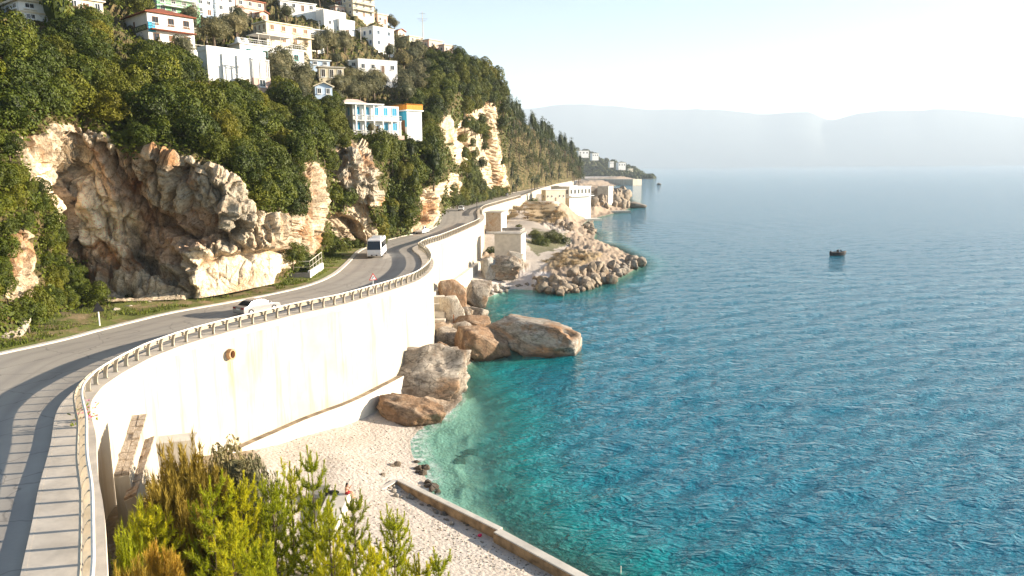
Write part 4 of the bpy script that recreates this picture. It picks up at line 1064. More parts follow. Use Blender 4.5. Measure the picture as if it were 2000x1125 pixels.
def trunk_mesh(name, h, r, lean=.1, limbs=3, seed=0):
    rng = random.Random(seed); mb = MB(); top = (lean, lean * .5, h)
    mb.tube([(0, 0, -.8), (lean * .3, 0, h * .4), top], [r, r * .8, r * .55], 6)
    for k in range(limbs):
        a = 6.28 * k / limbs + rng.random(); q = (top[0] + math.cos(a) * h * .35, top[1] + math.sin(a) * h * .35, h * 1.35)
        mb.tube([(lean * .6, lean * .3, h * .75), q], [r * .5, r * .2], 5)
    return mb.me(name, M['bark'], True)
CR = {
 'evergreen_shrub': [crown('crown', M['leaf_evergreen'], 100 + i, 44, 230, .048, core=.50, lr=(.20, .44)) for i in range(5)],
 'olive_tree': [crown('crown', M['leaf_olive'], 200 + i, 34, 120, .07, aspect=.35, lr=(.25, .42)) for i in range(3)],
 'pine_tree': [crown('crown', M['leaf_pine'], 300 + i, 60, 80, .075, 'cone', .3, (.2, .38), .6) for i in range(4)],
 'tall_shrub': [crown('crown', M['leaf_evergreen'], 400 + i, 46, 130, .055, 'column', .6, (.2, .36), .42) for i in range(2)],
}
ST_ = {'evergreen_shrub': trunk_mesh('trunk', .5, .07), 'olive_tree': trunk_mesh('trunk', 1.0, .11, .15), 'pine_tree': trunk_mesh('trunk', 1.4, .06, .03, 0), 'tall_shrub': trunk_mesh('trunk', .8, .06)}
CZOFF = {'evergreen_shrub': .30, 'olive_tree': 1.35, 'pine_tree': 1.25, 'tall_shrub': .85}
def plant(kind, p, r, label, group, cat='shrub', var=None, zs=1.0):
    e = empty(kind, p, random.uniform(0, 6.28)); tag(e, label, cat, group)
    e.scale = (r, r, r * zs)
    k = CR[kind]; me = k[var if var is not None else random.randrange(len(k))]
    obj('trunk', ST_[kind], e)
    obj('crown', me, e, (0, 0, CZOFF[kind]), random.uniform(0, 6.28))
    return e
_rg = np.random.default_rng(78); _P, _n = UG; _k = len(_P)
_P = _P + _rg.normal(0, .35, _P.shape) + _n * .1; _N = _n * .7 + _rg.normal(0, .6, _n.shape) + np.array([0, 0, .5]); _N /= np.linalg.norm(_N, axis=1, keepdims=True)
_V, _F = leaf_quads(_P, _N, .26 * np.clip(_P[:, 1:2] / 110, .8, 2.2), _rg, .6)
_me = mesh('undergrowth', _V, _F, M['leaf_evergreen']); fattr(_me, 'rnd', np.repeat(np.clip(.45 + .5 * _rg.random(_k), 0, 1), 4)); tag(obj('undergrowth', _me), kind='stuff')
acc = np.zeros((0, 3)); accr = np.zeros(0)
rngp = np.random.default_rng(12)
cnt = {}
order = rngp.integers(0, [NR, NC], (60000, 2))
ZONES = [  # where, kind, look, group, category
 (lambda x, y: x > 985, 'pine_tree', 'dark green pine', 'pines on the far slope', 'pine tree'),
 (lambda x, y: (x > 330) & (y < 190) & (x < 830) & (y < 60 + 0.42 * (x - 330) + 60), 'olive_tree', 'grey green olive tree', 'olive trees between the houses', 'tree'),
 (lambda x, y: (x > 560) & (y < 215) & (x < 800), 'olive_tree', 'grey green olive tree', 'olive trees between the houses', 'tree'),
 (lambda x, y: (x > 835) & (y < 330), 'evergreen_shrub', 'evergreen shrub', 'shrubs on the far ridge', 'shrub'),
 (lambda x, y: (x > 740), 'evergreen_shrub', 'dark evergreen shrub', 'shrubs below the terrace house', 'shrub'),
 (lambda x, y: (x > 300) & (y < 430), 'holm_oak', 'olive green evergreen tree', 'evergreens below the white wall', 'tree'),
 (lambda x, y: y < 265, 'holm_oak', 'dense dark evergreen tree', 'evergreens above the near cliff', 'tree'),
 (lambda x, y: y > 0, 'evergreen_shrub', 'yellow green shrub', 'shrubs on and under the near cliff', 'shrub'),
]
CAP = {'pines on the far slope': 110, 'olive trees between the houses': 105, 'shrubs on the far ridge': 95, 'shrubs below the terrace house': 75, 'evergreens below the white wall': 95, 'evergreens above the near cliff': 75, 'shrubs on and under the near cliff': 80}
MARKS = [(20,120,'at the left edge under the big white house'),(60,200,'over the pale rock at the left edge'),(120,100,'below the cream house at the top left'),(140,215,'above the hanging dry roots'),(200,120,'left of the banner house'),(230,230,'on the brow over the widest cliff face'),
 (260,110,'just below the house with the banner'),(310,140,'under the terrace of the banner house'),(330,260,'on the brow above the diagonal rust band'),(370,180,'left of the tall white wall'),(400,250,'under the tall white wall'),(430,310,'above the grey weathered rock'),
 (470,220,'below the pink based terrace'),(520,260,'in the middle of the slope over the quarried face'),(500,350,'right above the pale quarried face'),(560,230,'under the cream hut'),(580,330,'above the lit rock pillar'),(620,250,'left of the terrace house'),(640,360,'between the rock pillar and the grey bulge'),
 (660,290,'above the grey rock bulge'),(700,270,'under the terrace house railing'),(20,330,'on the slope at the left frame edge'),(30,560,'at the foot of the left slope'),(100,480,'beside the dark cliff crack'),(110,590,'at the foot of the dark crack'),(230,570,'at the foot of the rusty cliff'),
 (590,480,'behind the railed planter'),(640,470,'near the bare forked tree'),(760,300,'below the turquoise box building'),(760,400,'behind the bus'),(810,300,'on the slope right of the box building'),(840,330,'above the cliff corner by the white car'),(880,370,'at the road bend past the cliff corner'),
 (860,200,'on the ridge above the box building'),(900,150,'at the top of the far ridge'),(930,200,'above the bare far cliff'),(960,260,'beside the bare far cliff'),(900,280,'left of the bare far cliff'),(940,350,'at the foot of the bare far cliff'),
 (380,60,'beside the pale utility pole'),(430,100,'left of the domed villa'),(460,60,'left of the unfinished cream house'),(560,40,'behind the unfinished cream house'),(560,110,'right of the domed villa'),(600,150,'left of the cream hut'),(640,110,'below the stepped white house'),(680,80,'between the two white hill houses'),
 (690,160,'in front of the long low white house'),(740,60,'near the skyline pink house'),(760,110,'above the long low house'),(780,160,'right of the long low house'),(800,90,'below the skyline mast'),(650,200,'above the terrace house'),(720,20,'beside the cream apartment block'),
 (1010,250,'at the top of the pine slope'),(1010,330,'low on the near end of the pine slope'),(1050,290,'in the middle of the pine slope'),(1060,345,'at the road side under the pine slope'),(1100,310,'at the far end of the pine slope'),(1120,340,'nearest the far terrace wall')]
MKP = np.array([(m_[0], m_[1]) for m_ in MARKS], float)
CR['holm_oak'] = CR['evergreen_shrub']; ST_['holm_oak'] = ST_['evergreen_shrub']; CZOFF['holm_oak'] = .30
for (i, j) in order:
    x, y = HPX[i, j]
    if x < -50 or x > 1134 or y < -25 or y > 640: continue
    p = HP[i, j]
    if x < 985 and abs(GDE[i, min(j + 2, NC - 1)] - GDE[i, max(j - 2, 0)]) > .045 * GDE[i, j]: continue
    for cond, kind, lab, grp, cat in ZONES:
        if cond(x, y): break
    D = p[1]
    if kind == 'pine_tree': r = rngp.uniform(2.6, 4.4) * np.clip(D / 400, .8, 1.6)
    elif kind == 'olive_tree': r = rngp.uniform(1.8, 3.1)
    elif grp.startswith('shrubs on and under'): r = rngp.uniform(.8, 1.6)
    elif D < 130: r = rngp.uniform(1.7, 3.3)
    else: r = rngp.uniform(2.0, 3.6)
    rpx = r * FPX / D
    ok = True                       # keep bare rock bare
    for ox, oy in ((0, 0), (.45, 0), (-.45, 0), (0, .5), (0, -.2)):
        jj = int(np.clip(np.interp(x + ox * rpx, cpx, np.arange(NC)), 0, NC - 1)); ii = int(np.clip(i - oy * rpx / (abs(HPX[max(i-3,0), j, 1] - HPX[min(i+3,NR-1), j, 1]) / 6 + .05), 0, NR - 1))
        if ROCKHARD[ii, jj] > .5: ok = False; break
    if not ok and not (grp.startswith('shrubs on the far') and rngp.random() < .1): continue
    bad = False
    for (x0, x1, y0, y1, hy) in EXCL:
        if x0 - rpx * .5 < x < x1 + rpx * .5 and y0 < y < y1 + rpx * (1.5 if kind == 'olive_tree' else 1.15): bad = True; break
    if bad: continue
    if len(acc):
        sep = np.linalg.norm(acc - p, axis=1)
        k_ = .60 if kind == 'pine_tree' else (.80 if kind == 'olive_tree' else .66)
        if (sep < k_ * (accr + r)).any(): continue
    if cnt.get(grp, 0) >= CAP[grp]: continue
    cnt[grp] = cnt.get(grp, 0) + 1
    acc = np.vstack([acc, p]); accr = np.append(accr, r)
    kk = kind
    if kind == 'evergreen_shrub' and 740 < x < 850 and y > 300 and rngp.random() < .4: kk = 'tall_shrub'
    mk = MARKS[int(np.argmin(((MKP - (x, y)) ** 2).sum(1)))][2]
    rel_ = r / {'pine_tree': 3.5 * np.clip(D / 400, .8, 1.6), 'olive_tree': 2.45}.get(kind, 1.2 if grp.startswith('shrubs on and') else (2.5 if D < 130 else 2.8))
    sz = 'big ' if rel_ > 1.14 else ('small ' if rel_ < .86 else '')
    lk = 'tall dark columnar shrub' if kk == 'tall_shrub' else sz + lab
    plant(kk, p + nrm[i, j] * r * (.15 if kind != 'olive_tree' else 0), r, lk + ' ' + mk, grp, cat, zs=rngp.uniform(.85, 1.2))
print('plants', cnt)

# shrubs named one by one
def place(kind, px, py, r, label, cat='shrub', group=None, zs=1.0, dy=0, on='hill', var=None, z=ZR):
    p = hill_at(px, py) if on == 'hill' else (gz(px, py, z) if on == 'road' else shore_at(px, py))
    return plant(kind, (p[0], p[1] + dy, p[2] - .1), r, label, group, cat, var, zs)
place('tall_shrub', 112, 70, 3.0, 'tall yellow green tree rising beside the cream house at the left', 'tree', zs=1.6)
place('evergreen_shrub', 205, 585, 2.0, 'broad dark bush at the foot of the near cliff', zs=1.0, on='road')
place('evergreen_shrub', 262, 588, 1.3, 'bush with rusty leaves at the cliff foot behind the triangular sign', zs=.9, on='road')
place('evergreen_shrub', 120, 610, 1.5, 'dark bush beside the pale boulder at the left verge', on='road')
place('evergreen_shrub', 575, 528, 1.5, 'leafy bush inside the railed planter', on='road')
place('evergreen_shrub', 600, 520, 1.2, 'smaller bush at the back of the railed planter', on='road')
place('olive_tree', 731, 262, 1.1, 'small round topped tree in front of the blue doors', 'tree', dy=-3.5)
place('evergreen_shrub', 885, 372, 3.0, 'bright green bush beside the far road bend')
place('evergreen_shrub', 915, 374, 2.6, 'second bright green bush nearer the far lamp post')
# bare little tree by the bus
p = gz(668, 490, ZR); e = tag(empty('bare_tree', p), 'small bare forked tree on the grass behind the bus', 'tree')
mb = MB(); mb.tube([(0, 0, -.2), (.1, 0, .9), (-.1, .1, 1.8), (.2, 0, 2.5)], [.2, .17, .14, .10], 6); mb.obj('trunk', M['bark'], e)
mb = MB(); rg = random.Random(4)
for k in range(26):
    a = rg.uniform(0, 6.28); l = rg.uniform(1.2, 2.4); z0 = rg.uniform(1.6, 2.5)
    q = (math.cos(a) * l, math.sin(a) * l, z0 + rg.uniform(.6, 1.8)); mid = (q[0] * .5, q[1] * .5, z0 + .5)
    mb.tube([(.05, 0, z0), mid, q], [.06, .035, .012], 4)
    for s in range(3):
        mb.tube([mid, (q[0] + rg.uniform(-.7, .7), q[1] + rg.uniform(-.7, .7), q[2] + rg.uniform(-.2, .8))], [.02, .008], 3)
mb.obj('branches', M['bark'], e)
# dry roots hanging over the crack in the cliff
p = hill_at(132, 268); e = tag(empty('hanging_roots', p), 'tangle of pale dry roots hanging over the dark crack in the cliff', 'roots')
mb = MB()
for k in range(70):
    x, z = rg.uniform(-1.6, 1.6), rg.uniform(-.5, 1); pts = [(x, -.4, z)]
    for s in range(5): x += rg.uniform(-.5, .5); z -= rg.uniform(.1, .8); pts.append((x, -.5 - rg.uniform(0, .7), z))
    mb.tube(pts, [.03, .028, .024, .02, .014, .008], 3)
M['dry_root'] = plain('dry_root', (0.40, 0.30, 0.19), .95, var=.2)
mb.obj('root_strands', M['dry_root'], e)

# ------------------------------------------------------------------ brush of needles: the young pines in front
def needles(path, rng, per_m=150, ln=.19, wd=.015, spread=42, out=None):
    path = np.asarray(path, float); seg = np.diff(path, axis=0); sl_ = np.linalg.norm(seg, axis=1); n = max(6, int(sl_.sum() * per_m))
    k = rng.choice(len(seg), n, p=sl_ / sl_.sum()); t = rng.random((n, 1)); P_ = path[k] + seg[k] * t
    d = seg[k] / sl_[k][:, None]; a = rng.normal(size=(n, 3)); a -= (a * d).sum(1, keepdims=True) * d; a /= np.linalg.norm(a, axis=1, keepdims=True) + 1e-9
    ang = np.radians(rng.normal(spread, 12, (n, 1))); dr_ = d * np.cos(ang) + a * np.sin(ang)
    s = np.cross(dr_, rng.normal(size=(n, 3))); s /= np.linalg.norm(s, axis=1, keepdims=True) + 1e-9
    l = ln * rng.uniform(.7, 1.25, (n, 1))
    V = np.stack([P_ - s * wd, P_ + s * wd, P_ + dr_ * l], 1).reshape(-1, 3)
    return V, np.arange(3 * n).reshape(n, 3)
def young_pine(seed, H=5.0):
    rng = np.random.default_rng(seed); Vs, Fs, Rn = [], [], []; off = 0; wood = MB()
    def brush(path, r0, per=150, **k):
        nonlocal off
        V, F = needles(path, rng, per, **k); Vs.append(V); Fs.append(F + off); off += len(V)
        Rn.append(np.repeat(np.clip(rng.uniform(r0 - .2, r0 + .25, len(F)), 0, 1), 3))
    wood.tube([(0, 0, -1.5), (0.02, 0, H * .5), (0, .02, H)], [.085, .05, .012], 6)
    brush([(0, 0, H - .9), (0, .02, H + .05)], .75, 230, ln=.14, spread=28)
    z = .5
    while z < H - .25:
        f = 1 - z / H; Lb = .28 + 1.55 * f ** .8; nb = 5
        a0 = rng.uniform(0, 6.28)
        for b_ in range(nb):
            if rng.random() < .16: continue
            a = a0 + 6.28 * b_ / nb + rng.normal(0, .15); l = Lb * rng.uniform(.6, 1.3); up = .55 + .55 * (1 - f)
            o = np.array([0, 0, z]); dirv = np.array([math.cos(a), math.sin(a), 0])
            p1 = o + dirv * l * .5 + np.array([0, 0, l * .25 * up]); p2 = o + dirv * l * .85 + np.array([0, 0, l * .75 * up])
            wood.tube([o, p1, p2], [.028 * (f + .3), .016, .006], 4, False)
            brush([o + (p1 - o) * .35, p1, p2], .3 + .25 * (1 - f), 130)
            for q in range(3):
                t = .35 + .22 * q; s0 = o + (p1 - o) * min(1, t * 1.6) if t < .6 else p1 + (p2 - p1) * (t - .55) * 2
                sd_ = dirv * .5 + np.array([-math.sin(a), math.cos(a), 0]) * (1 if q % 2 else -1) * .7 + np.array([0, 0, .75])
                ll = l * .42 * rng.uniform(.7, 1.1); s1 = s0 + sd_ / np.linalg.norm(sd_) * ll
                brush([s0, (s0 + s1) / 2 + np.array([0, 0, -.03]), s1], .42 + .25 * (1 - f), 150)
            tip = p2 + np.array([0, 0, .22]) + dirv * .04
            brush([p2, tip], .8, 220, ln=.13, spread=26)
        z += .50 * rng.uniform(.8, 1.25)
    me = mesh('crown', np.concatenate(Vs), np.concatenate(Fs), M['needle_young']); fattr(me, 'rnd', np.concatenate(Rn))
    return me, wood.me('trunk', M['bark'])
PINES = [young_pine(900 + i) for i in range(3)]
def pine_at(px, py_top, Y, zbase, label, var=0, group=None):
    t = gy(px, py_top, Y); H = t[2] - zbase
    e = tag(empty('young_pine', (t[0], Y, zbase), random.uniform(0, 6.28)), label, 'pine tree', group)
    s = H / 5.0; hs = max(.8, min(1.15, s)) 
    e.scale = (hs, hs, s)
    obj('trunk', PINES[var][1], e); obj('crown', PINES[var][0], e)
for k, (px, pt, Y, zb, lab) in enumerate([
    (565, 905, 41, 2.0, 'tall young pine left of the sunbather on the concrete block'),
    (608, 897, 40, 2.0, 'young pine with the highest leader beside the sunbather'),
    (530, 945, 37, 2.5, 'bushy young pine left of the tallest foreground pine'),
    (640, 985, 37, 2.0, 'young pine in front of the concrete block'),
    (690, 978, 39, 1.6, 'slim young pine just right of the concrete block'),
       (768, 1008, 37, 1.4, 'rightmost tall pine with a bare pebble gap beside it'),
    (818, 1085, 34, 1.6, 'short pine tip at the bottom edge near the pebbles'),
    (856, 1095, 34, 1.6, 'last low pine tip at the bottom edge'),
    (470, 945, 36, 3.4, 'yellow green young pine in front of the olive shrub'),
    (410, 935, 35, 4.2, 'bright young pine below the stone topped buttress'),
       (300, 1005, 34, 5.2, 'yellowish pine seedling beside the wall foot'),
    (450, 1030, 31, 3.6, 'low wide pine at the bottom of the clump'),
       (650, 1060, 32, 2.0, 'pine at the bottom edge below the concrete block'),
       (730, 1075, 32, 1.8, 'pine at the bottom edge below the slim pine'),
    (505, 1075, 29.5, 3.2, 'small dark pine in the bottom middle of the clump')]):
    pine_at(px, pt, Y, zb, lab, k % 3)
# broom-like scrub and grey olive bushes by the wall foot
def scrub_mesh(seed, mat, n=90, ln=.16, per=90, twig=True):
    rng = np.random.default_rng(seed); Vs, Fs, Rn = [], [], []; off = 0
    for k in range(n):
        a = rng.uniform(0, 6.28); r0 = rng.uniform(0, .35); tl = rng.uniform(.2, 1.0); L_ = rng.uniform(.7, 1.25)
        o = np.array([math.cos(a) * r0, math.sin(a) * r0, 0]); q = o + np.array([math.cos(a) * tl * 1.0, math.sin(a) * tl * 1.0, L_ * (1.15 - tl * .62)])
        mid = (o + q) / 2 + rng.normal(0, .08, 3)
        V, F = needles([o * .6 + mid * .4, mid, q], rng, per, ln=ln, wd=.011, spread=48); Vs.append(V); Fs.append(F + off); off += len(V)
        Rn.append(np.repeat(np.clip(rng.uniform(0, .5) + rng.uniform(0, .5, len(F)), 0, 1), 3))
    me = mesh('foliage', np.concatenate(Vs), np.concatenate(Fs), mat); fattr(me, 'rnd', np.concatenate(Rn)); return me
M['leaf_greyolive'] = leaf_mat('leaf_greyolive', (0.10, 0.10, 0.05), (0.22, 0.20, 0.10), (0.32, 0.27, 0.13))
SCR = [scrub_mesh(1, M['leaf_scrub'], 230, .13, 190), scrub_mesh(2, M['leaf_scrub'], 230, .13, 190), scrub_mesh(3, M['leaf_greyolive'], 130, .10, 110), scrub_mesh(4, M['needle_young'], 100)]
DRYM = [scrub_mesh(5, M['leaf_drygrass'], 60, .10, 50), scrub_mesh(6, M['leaf_drygrass'], 60, .10, 50)]
def scrub(px, pt, Y, zb, wpx, var, label, name='scrub_bush', cat='bush', group=None):
    t = gy(px, pt, Y); H = t[2] - zb; dep = float((t - np.array([0, 0, CZ])) @ _f); w = wpx * dep / FPX / 1.7
    e = tag(empty(name, (t[0], Y, zb), random.uniform(0, 6.28)), label, cat, group); e.scale = (w, w, H / 1.32)
    if var == 2: obj('foliage', CR['olive_tree'][len(label) % 3], e, (0, 0, .55), 0, (.75, .75, .75))
    else: obj('foliage', SCR[var], e)
    obj('stem', ST_['evergreen_shrub'], e)
for a in [
 (345, 838, 41, 4.2, 110, 0, 'tall rust brown broom bush against the white wall'),
 (390, 880, 40, 4.0, 100, 1, 'ochre broom bush right of the tallest brown one'),
 (446, 832, 43, 3.2, 130, 2, 'grey green olive bush beside the wall footing'),
 (486, 852, 42, 2.8, 100, 2, 'second grey olive bush nearer the pebble beach'),
 (320, 905, 38, 4.8, 90, 1, 'brown broom bush below the stone topped buttress'),
 (280, 960, 36, 5.4, 80, 3, 'yellow green broom at the foot of the buttress'),
 (245, 1000, 33, 6.0, 60, 3, 'yellow green broom leaning on the wall foot'),
 (300, 1050, 31, 5.6, 110, 1, 'rusty brown broom at the bottom left of the clump'),
 (250, 1075, 29.5, 6.2, 80, 0, 'dry brown bush at the wall foot near the bottom edge'),
 (370, 960, 37, 4.4, 80, 0, 'dark rusty bush in the middle of the clump'),
 (535, 915, 46, 1.8, 40, 2, 'small dark leaved bush on the pebble beach edge'),
 (480, 905, 40, 2.8, 80, 2, 'pale grey bush behind the yellow pine')]:
    scrub(*a)
for k_, px in enumerate((648, 668, 688, 708, 728, 748, 768, 788, 806)):
    place('evergreen_shrub', px, 284, .8 + .25 * (k_ % 3), 'low shrub along the foot of the terrace house base ' + ('left of' if px < 700 else ('below' if px < 760 else 'right of')) + ' the blue doors', group='shrubs along the terrace base', dy=-.6)
print('s5 ok')
# ------------------------------------------------------------------ guard rail on the wall
def arc_points(y0, y1, step):
    ys = np.linspace(y0, y1, 6000); xy = np.stack([railx(ys), ys], -1)
    s = np.concatenate([[0], np.cumsum(np.linalg.norm(np.diff(xy, axis=0), axis=1))]); k = int(s[-1] / step)
    return np.interp(np.arange(k + 1) * step, s, ys)
def out_angle(Y):
    s = float((railx(Y + .3) - railx(Y - .3)) / .6); return math.atan2(-s, 1.0)
def sweep(prof, ys, off0=0.0, z0=ZR + .22):
    ring = []
    for o, z in prof:
        q = offs(railx, ys, off0 + o); ring.append(np.c_[q, np.full(len(ys), z0 + z)])
    V = np.stack(ring, 1); k = len(prof); V = np.concatenate([V, V[:, :1]], 1)
    return V.reshape(-1, 3), gridfaces(len(ys), k + 1)
pm_ = MB()
cv = [(.0, 0.0), (.0, .28), (.03, .55), (.11, .82), (.24, 1.02)]
for (a0, b0), (a1, b1) in zip(cv[:-1], cv[1:]):
    pm_.hexa([(a0-.13,-.05,b0),(a0+.13,-.05,b0),(a0+.13,.05,b0),(a0-.13,.05,b0),(a1-.12,-.05,b1),(a1+.12,-.05,b1),(a1+.12,.05,b1),(a1-.12,.05,b1)])
pm_.box(-.2, .2, -.12, .12, -.02, .02)
POST = pm_.me('post', M['steel'])
def guardrail(y0, y1, step, label):
    root = tag(empty('guard_rail', (0, 0, 0)), label, 'guard rail', 'steel guard rails along the sea wall')
    ys = arc_points(y0, y1, step)
    for Y in ys:
        obj('post', POST, root, (float(railx(Y)), float(Y), ZR + .22), out_angle(float(Y)))
    yy = arc_points(y0, y1, .4 if y1 < 200 else 1.5)
    W = [(-.14,.56),(-.21,.60),(-.21,.66),(-.15,.72),(-.15,.76),(-.21,.82),(-.21,.88),(-.14,.92)]
    prof = W + [(o + .018, z) for o, z in reversed(W)]
    V, F = sweep(prof, yy); obj('beam', mesh('beam', V, F, M['steel'], False), root)
    c = [(.27 + .07 * math.cos(t), 1.08 + .07 * math.sin(t)) for t in np.linspace(0, 2 * math.pi, 8, endpoint=False)]
    V, F = sweep(c, yy); obj('top_tube', mesh('top_tube', V, F, M['rail_white'], True), root)
    return root
guardrail(12, 186, 1.5, 'long pale steel guard rail with curved posts on the near sea wall')
guardrail(214, 330, 2.4, 'far pale guard rail along the coast road beyond the lamp post')

# drain pipe in the wall with its rust run
Yd = 62.0; oa = out_angle(Yd); dp = gy(432, 690, Yd); o2 = offs(railx, np.array([Yd]), .53)[0]
dr = tag(empty('drain_pipe', (o2[0], o2[1], dp[2]), oa), 'rusty round drain pipe sticking out of the white sea wall above a rust stain', 'drain pipe')
mb = MB(); n_ = 20
for r_o, r_i in ((.48, .34),):
    vs = []
    for x in (0.0, .45):
        for r_ in (r_o, r_i): vs += [(x, r_ * math.cos(2*math.pi*i/n_) * .8, r_ * math.sin(2*math.pi*i/n_)) for i in range(n_)]
    fs = []
    for i in range(n_):
        j = (i + 1) % n_
        fs += [(i, j, 2*n_+j, 2*n_+i), (n_+j, n_+i, 3*n_+i, 3*n_+j), (2*n_+i, 2*n_+j, 3*n_+j, 3*n_+i)]
    mb._add(vs, fs)
M['pipe_clay'] = plain('pipe_clay', (0.50, 0.31, 0.17), .9, var=.25)
mb.obj('pipe', M['pipe_clay'], dr)
mb = MB(); mb.quad(*[(.02, .33 * math.cos(t), .33 * math.sin(t)) for t in np.linspace(0, 6.28, 16, endpoint=False)]); mb.obj('pipe_mouth', M['shade_open'], dr)
m, nt, b = nodes('rust_run'); vv = coords(nt, False)
nzr = noise(nt, coords(nt, False, (1, 6, .7)), 1.6, 5, .6)
sx = N(nt, 'ShaderNodeSeparateXYZ'); L(nt, vv, sx.inputs[0])
fal = math_(nt, 'SUBTRACT', 1.0, math_(nt, 'MULTIPLY', math_(nt, 'ABSOLUTE', sx.outputs[1]), 2.4), True)
fad = math_(nt, 'SUBTRACT', 1.0, math_(nt, 'MULTIPLY', math_(nt, 'ABSOLUTE', sx.outputs[2]), .22), True)
al = math_(nt, 'MULTIPLY', math_(nt, 'MULTIPLY', fal, fad), ramp(nt, nzr, [(.3, .15), (.65, .9)]))
b.inputs['Base Color'].default_value = (.55, .33, .14, 1); b.inputs['Roughness'].default_value = .9; L(nt, al, b.inputs['Alpha'])
mb = MB(); mb.quad((.006, -.4, -4.4), (.006, .4, -4.4), (.006, .4, -.3), (.006, -.4, -.3)); mb.obj('rust_stain', m, dr)

# stone topped buttress steps below the near bend
M['stone_rubble'], *_ = rock_mat('stone_rubble', (.55, .46, .36), (.42, .32, .22), (.42, .26, .14), (.22, .16, .11), True, 4.0, .56, .42, .64)
def buttress(label, T1, T2, B2, B1, zb):
    P = [gy(*q) for q in (T1, T2, B2, B1)]; c = sum(P) / 4; c[2] = zb
    e = tag(empty('buttress', c), label, 'buttress')
    up = [p - c for p in P]; dn = [np.array([p[0], p[1], 0]) for p in up]
    dn[1] = dn[1] + np.array([.5, -.2, 0]); dn[2] = dn[2] + np.array([.5, -.2, 0])
    mb = MB(); mb.hexa(dn + [u - np.array([0, 0, .12]) for u in up]); mb.obj('base', M['wall_concrete'], e)
    rg = random.Random(3); nst = 9
    for k in range(nst):
        a, c2 = k / nst + .008, (k + 1) / nst - .008
        for q0, q1 in ((0, .48), (.52, 1)):
            def pt(u, v): return up[0] * (1-u) * (1-v) + up[1] * v * (1-u) + up[2] * u * v + up[3] * u * (1-v)
            cs = [pt(a, q0), pt(a, q1), pt(c2, q1), pt(c2, q0)]; h = .05 + rg.random() * .1
            mb = MB(); mb.hexa([x - np.array([0, 0, .118]) for x in cs] + [x + np.array([0, 0, h - .05]) for x in cs]); mb.obj('stone', M['stone_rubble'], e)
buttress('upper sloping buttress capped with rubble stones against the wall', (258, 811, 46.6), (287, 809, 46.8), (252, 925, 41.5), (222, 930, 41.2), 4.0)
buttress('lower sloping buttress step capped with rubble stones', (283, 858, 45.6), (302, 852, 45.8), (266, 965, 41.0), (242, 976, 40.7), 3.5)
mb = MB(); c = gy(343, 832, 49); mb.cbox((0, 0, 0), (2.6, 1.6, 5)); o = mb.obj('concrete_block', M['concrete_pale'], None, (c[0], c[1], c[2] - 3.4), .3)
tag(o, 'square concrete block against the wall behind the brown broom bush', 'block')

# flowers tied to the rail
Yf = 39.0; fp = offs(railx, np.array([Yf]), .25)[0]
fl = tag(empty('flower_bunch', (fp[0], fp[1], ZR + .9)), 'bunch of pink and red flowers tied to the guard rail at the bend', 'flowers')
rg = random.Random(9); mb = MB(); mr = MB(); ml = MB()
for k in range(26):
    c = (rg.uniform(-.3, .5), rg.uniform(-.9, .9), rg.uniform(-.5, .35)); q = rg.choice((.07, .1))
    t = mr if k % 4 == 0 else mb
    for s in range(5):
        a = 1.256 * s; t.quad(c, (c[0] + q*math.cos(a), c[1] + q*math.sin(a), c[2] + .05), (c[0] + q*1.3*math.cos(a+.5), c[1] + q*1.3*math.sin(a+.5), c[2] + .09), (c[0] + q*math.cos(a+1), c[1] + q*math.sin(a+1), c[2] + .05))
for k in range(60):
    c = np.array((rg.uniform(-.3, .4), rg.uniform(-.9, .9), rg.uniform(-.9, .2))); d = np.array((rg.uniform(-.2, .2), rg.uniform(-.2, .2), rg.uniform(-.1, .25))); s = np.array((.04, .05, 0))
    ml.quad(c, c + d * .5 + s, c + d, c + d * .5 - s)
for part, t, mt in (('pink_blossoms', mb, 'pink_petal'), ('red_blossoms', mr, 'red_petal')):
    o = t.obj(part, M[mt], fl); tag(o, kind='stuff')
lm = ml.me('leaves', M['leaf_grass']); fattr(lm, 'rnd', np.full(len(lm.vertices), .3)); tag(obj('leaves', lm, fl), kind='stuff')
RB = MB(); RB.box(-.12, .15, -.12, .12, -.06, .06)

# ------------------------------------------------------------------ vehicles
def wheel(parent, x, y, r, side):
    n_ = 18; mb = MB()
    prof = [(r * .6, -.09), (r * .95, -.1), (r, -.06), (r, .06), (r * .95, .1), (r * .6, .09)]
    vs = [(pr_ * math.cos(2*math.pi*i/n_), py_, pr_ * math.sin(2*math.pi*i/n_)) for pr_, py_ in prof for i in range(n_)]; k = len(prof)
    mb._add(vs, [(a*n_+i, ((a+1) % k)*n_+i, ((a+1) % k)*n_+(i+1) % n_, a*n_+(i+1) % n_) for a in range(k) for i in range(n_)])
    w = mb.obj('wheel', M['tyre'], parent, (x, y, r))
    mb = MB(); c = .07 * side
    mb._add([(0, c * 1.1, 0)] + [(r * .62 * math.cos(2*math.pi*i/n_), c, r * .62 * math.sin(2*math.pi*i/n_)) for i in range(n_)], [(0, 1+i, 1+(i+1) % n_) if side < 0 else (0, 1+(i+1) % n_, 1+i) for i in range(n_)])
    mb.obj('rim', M['rim'], w)
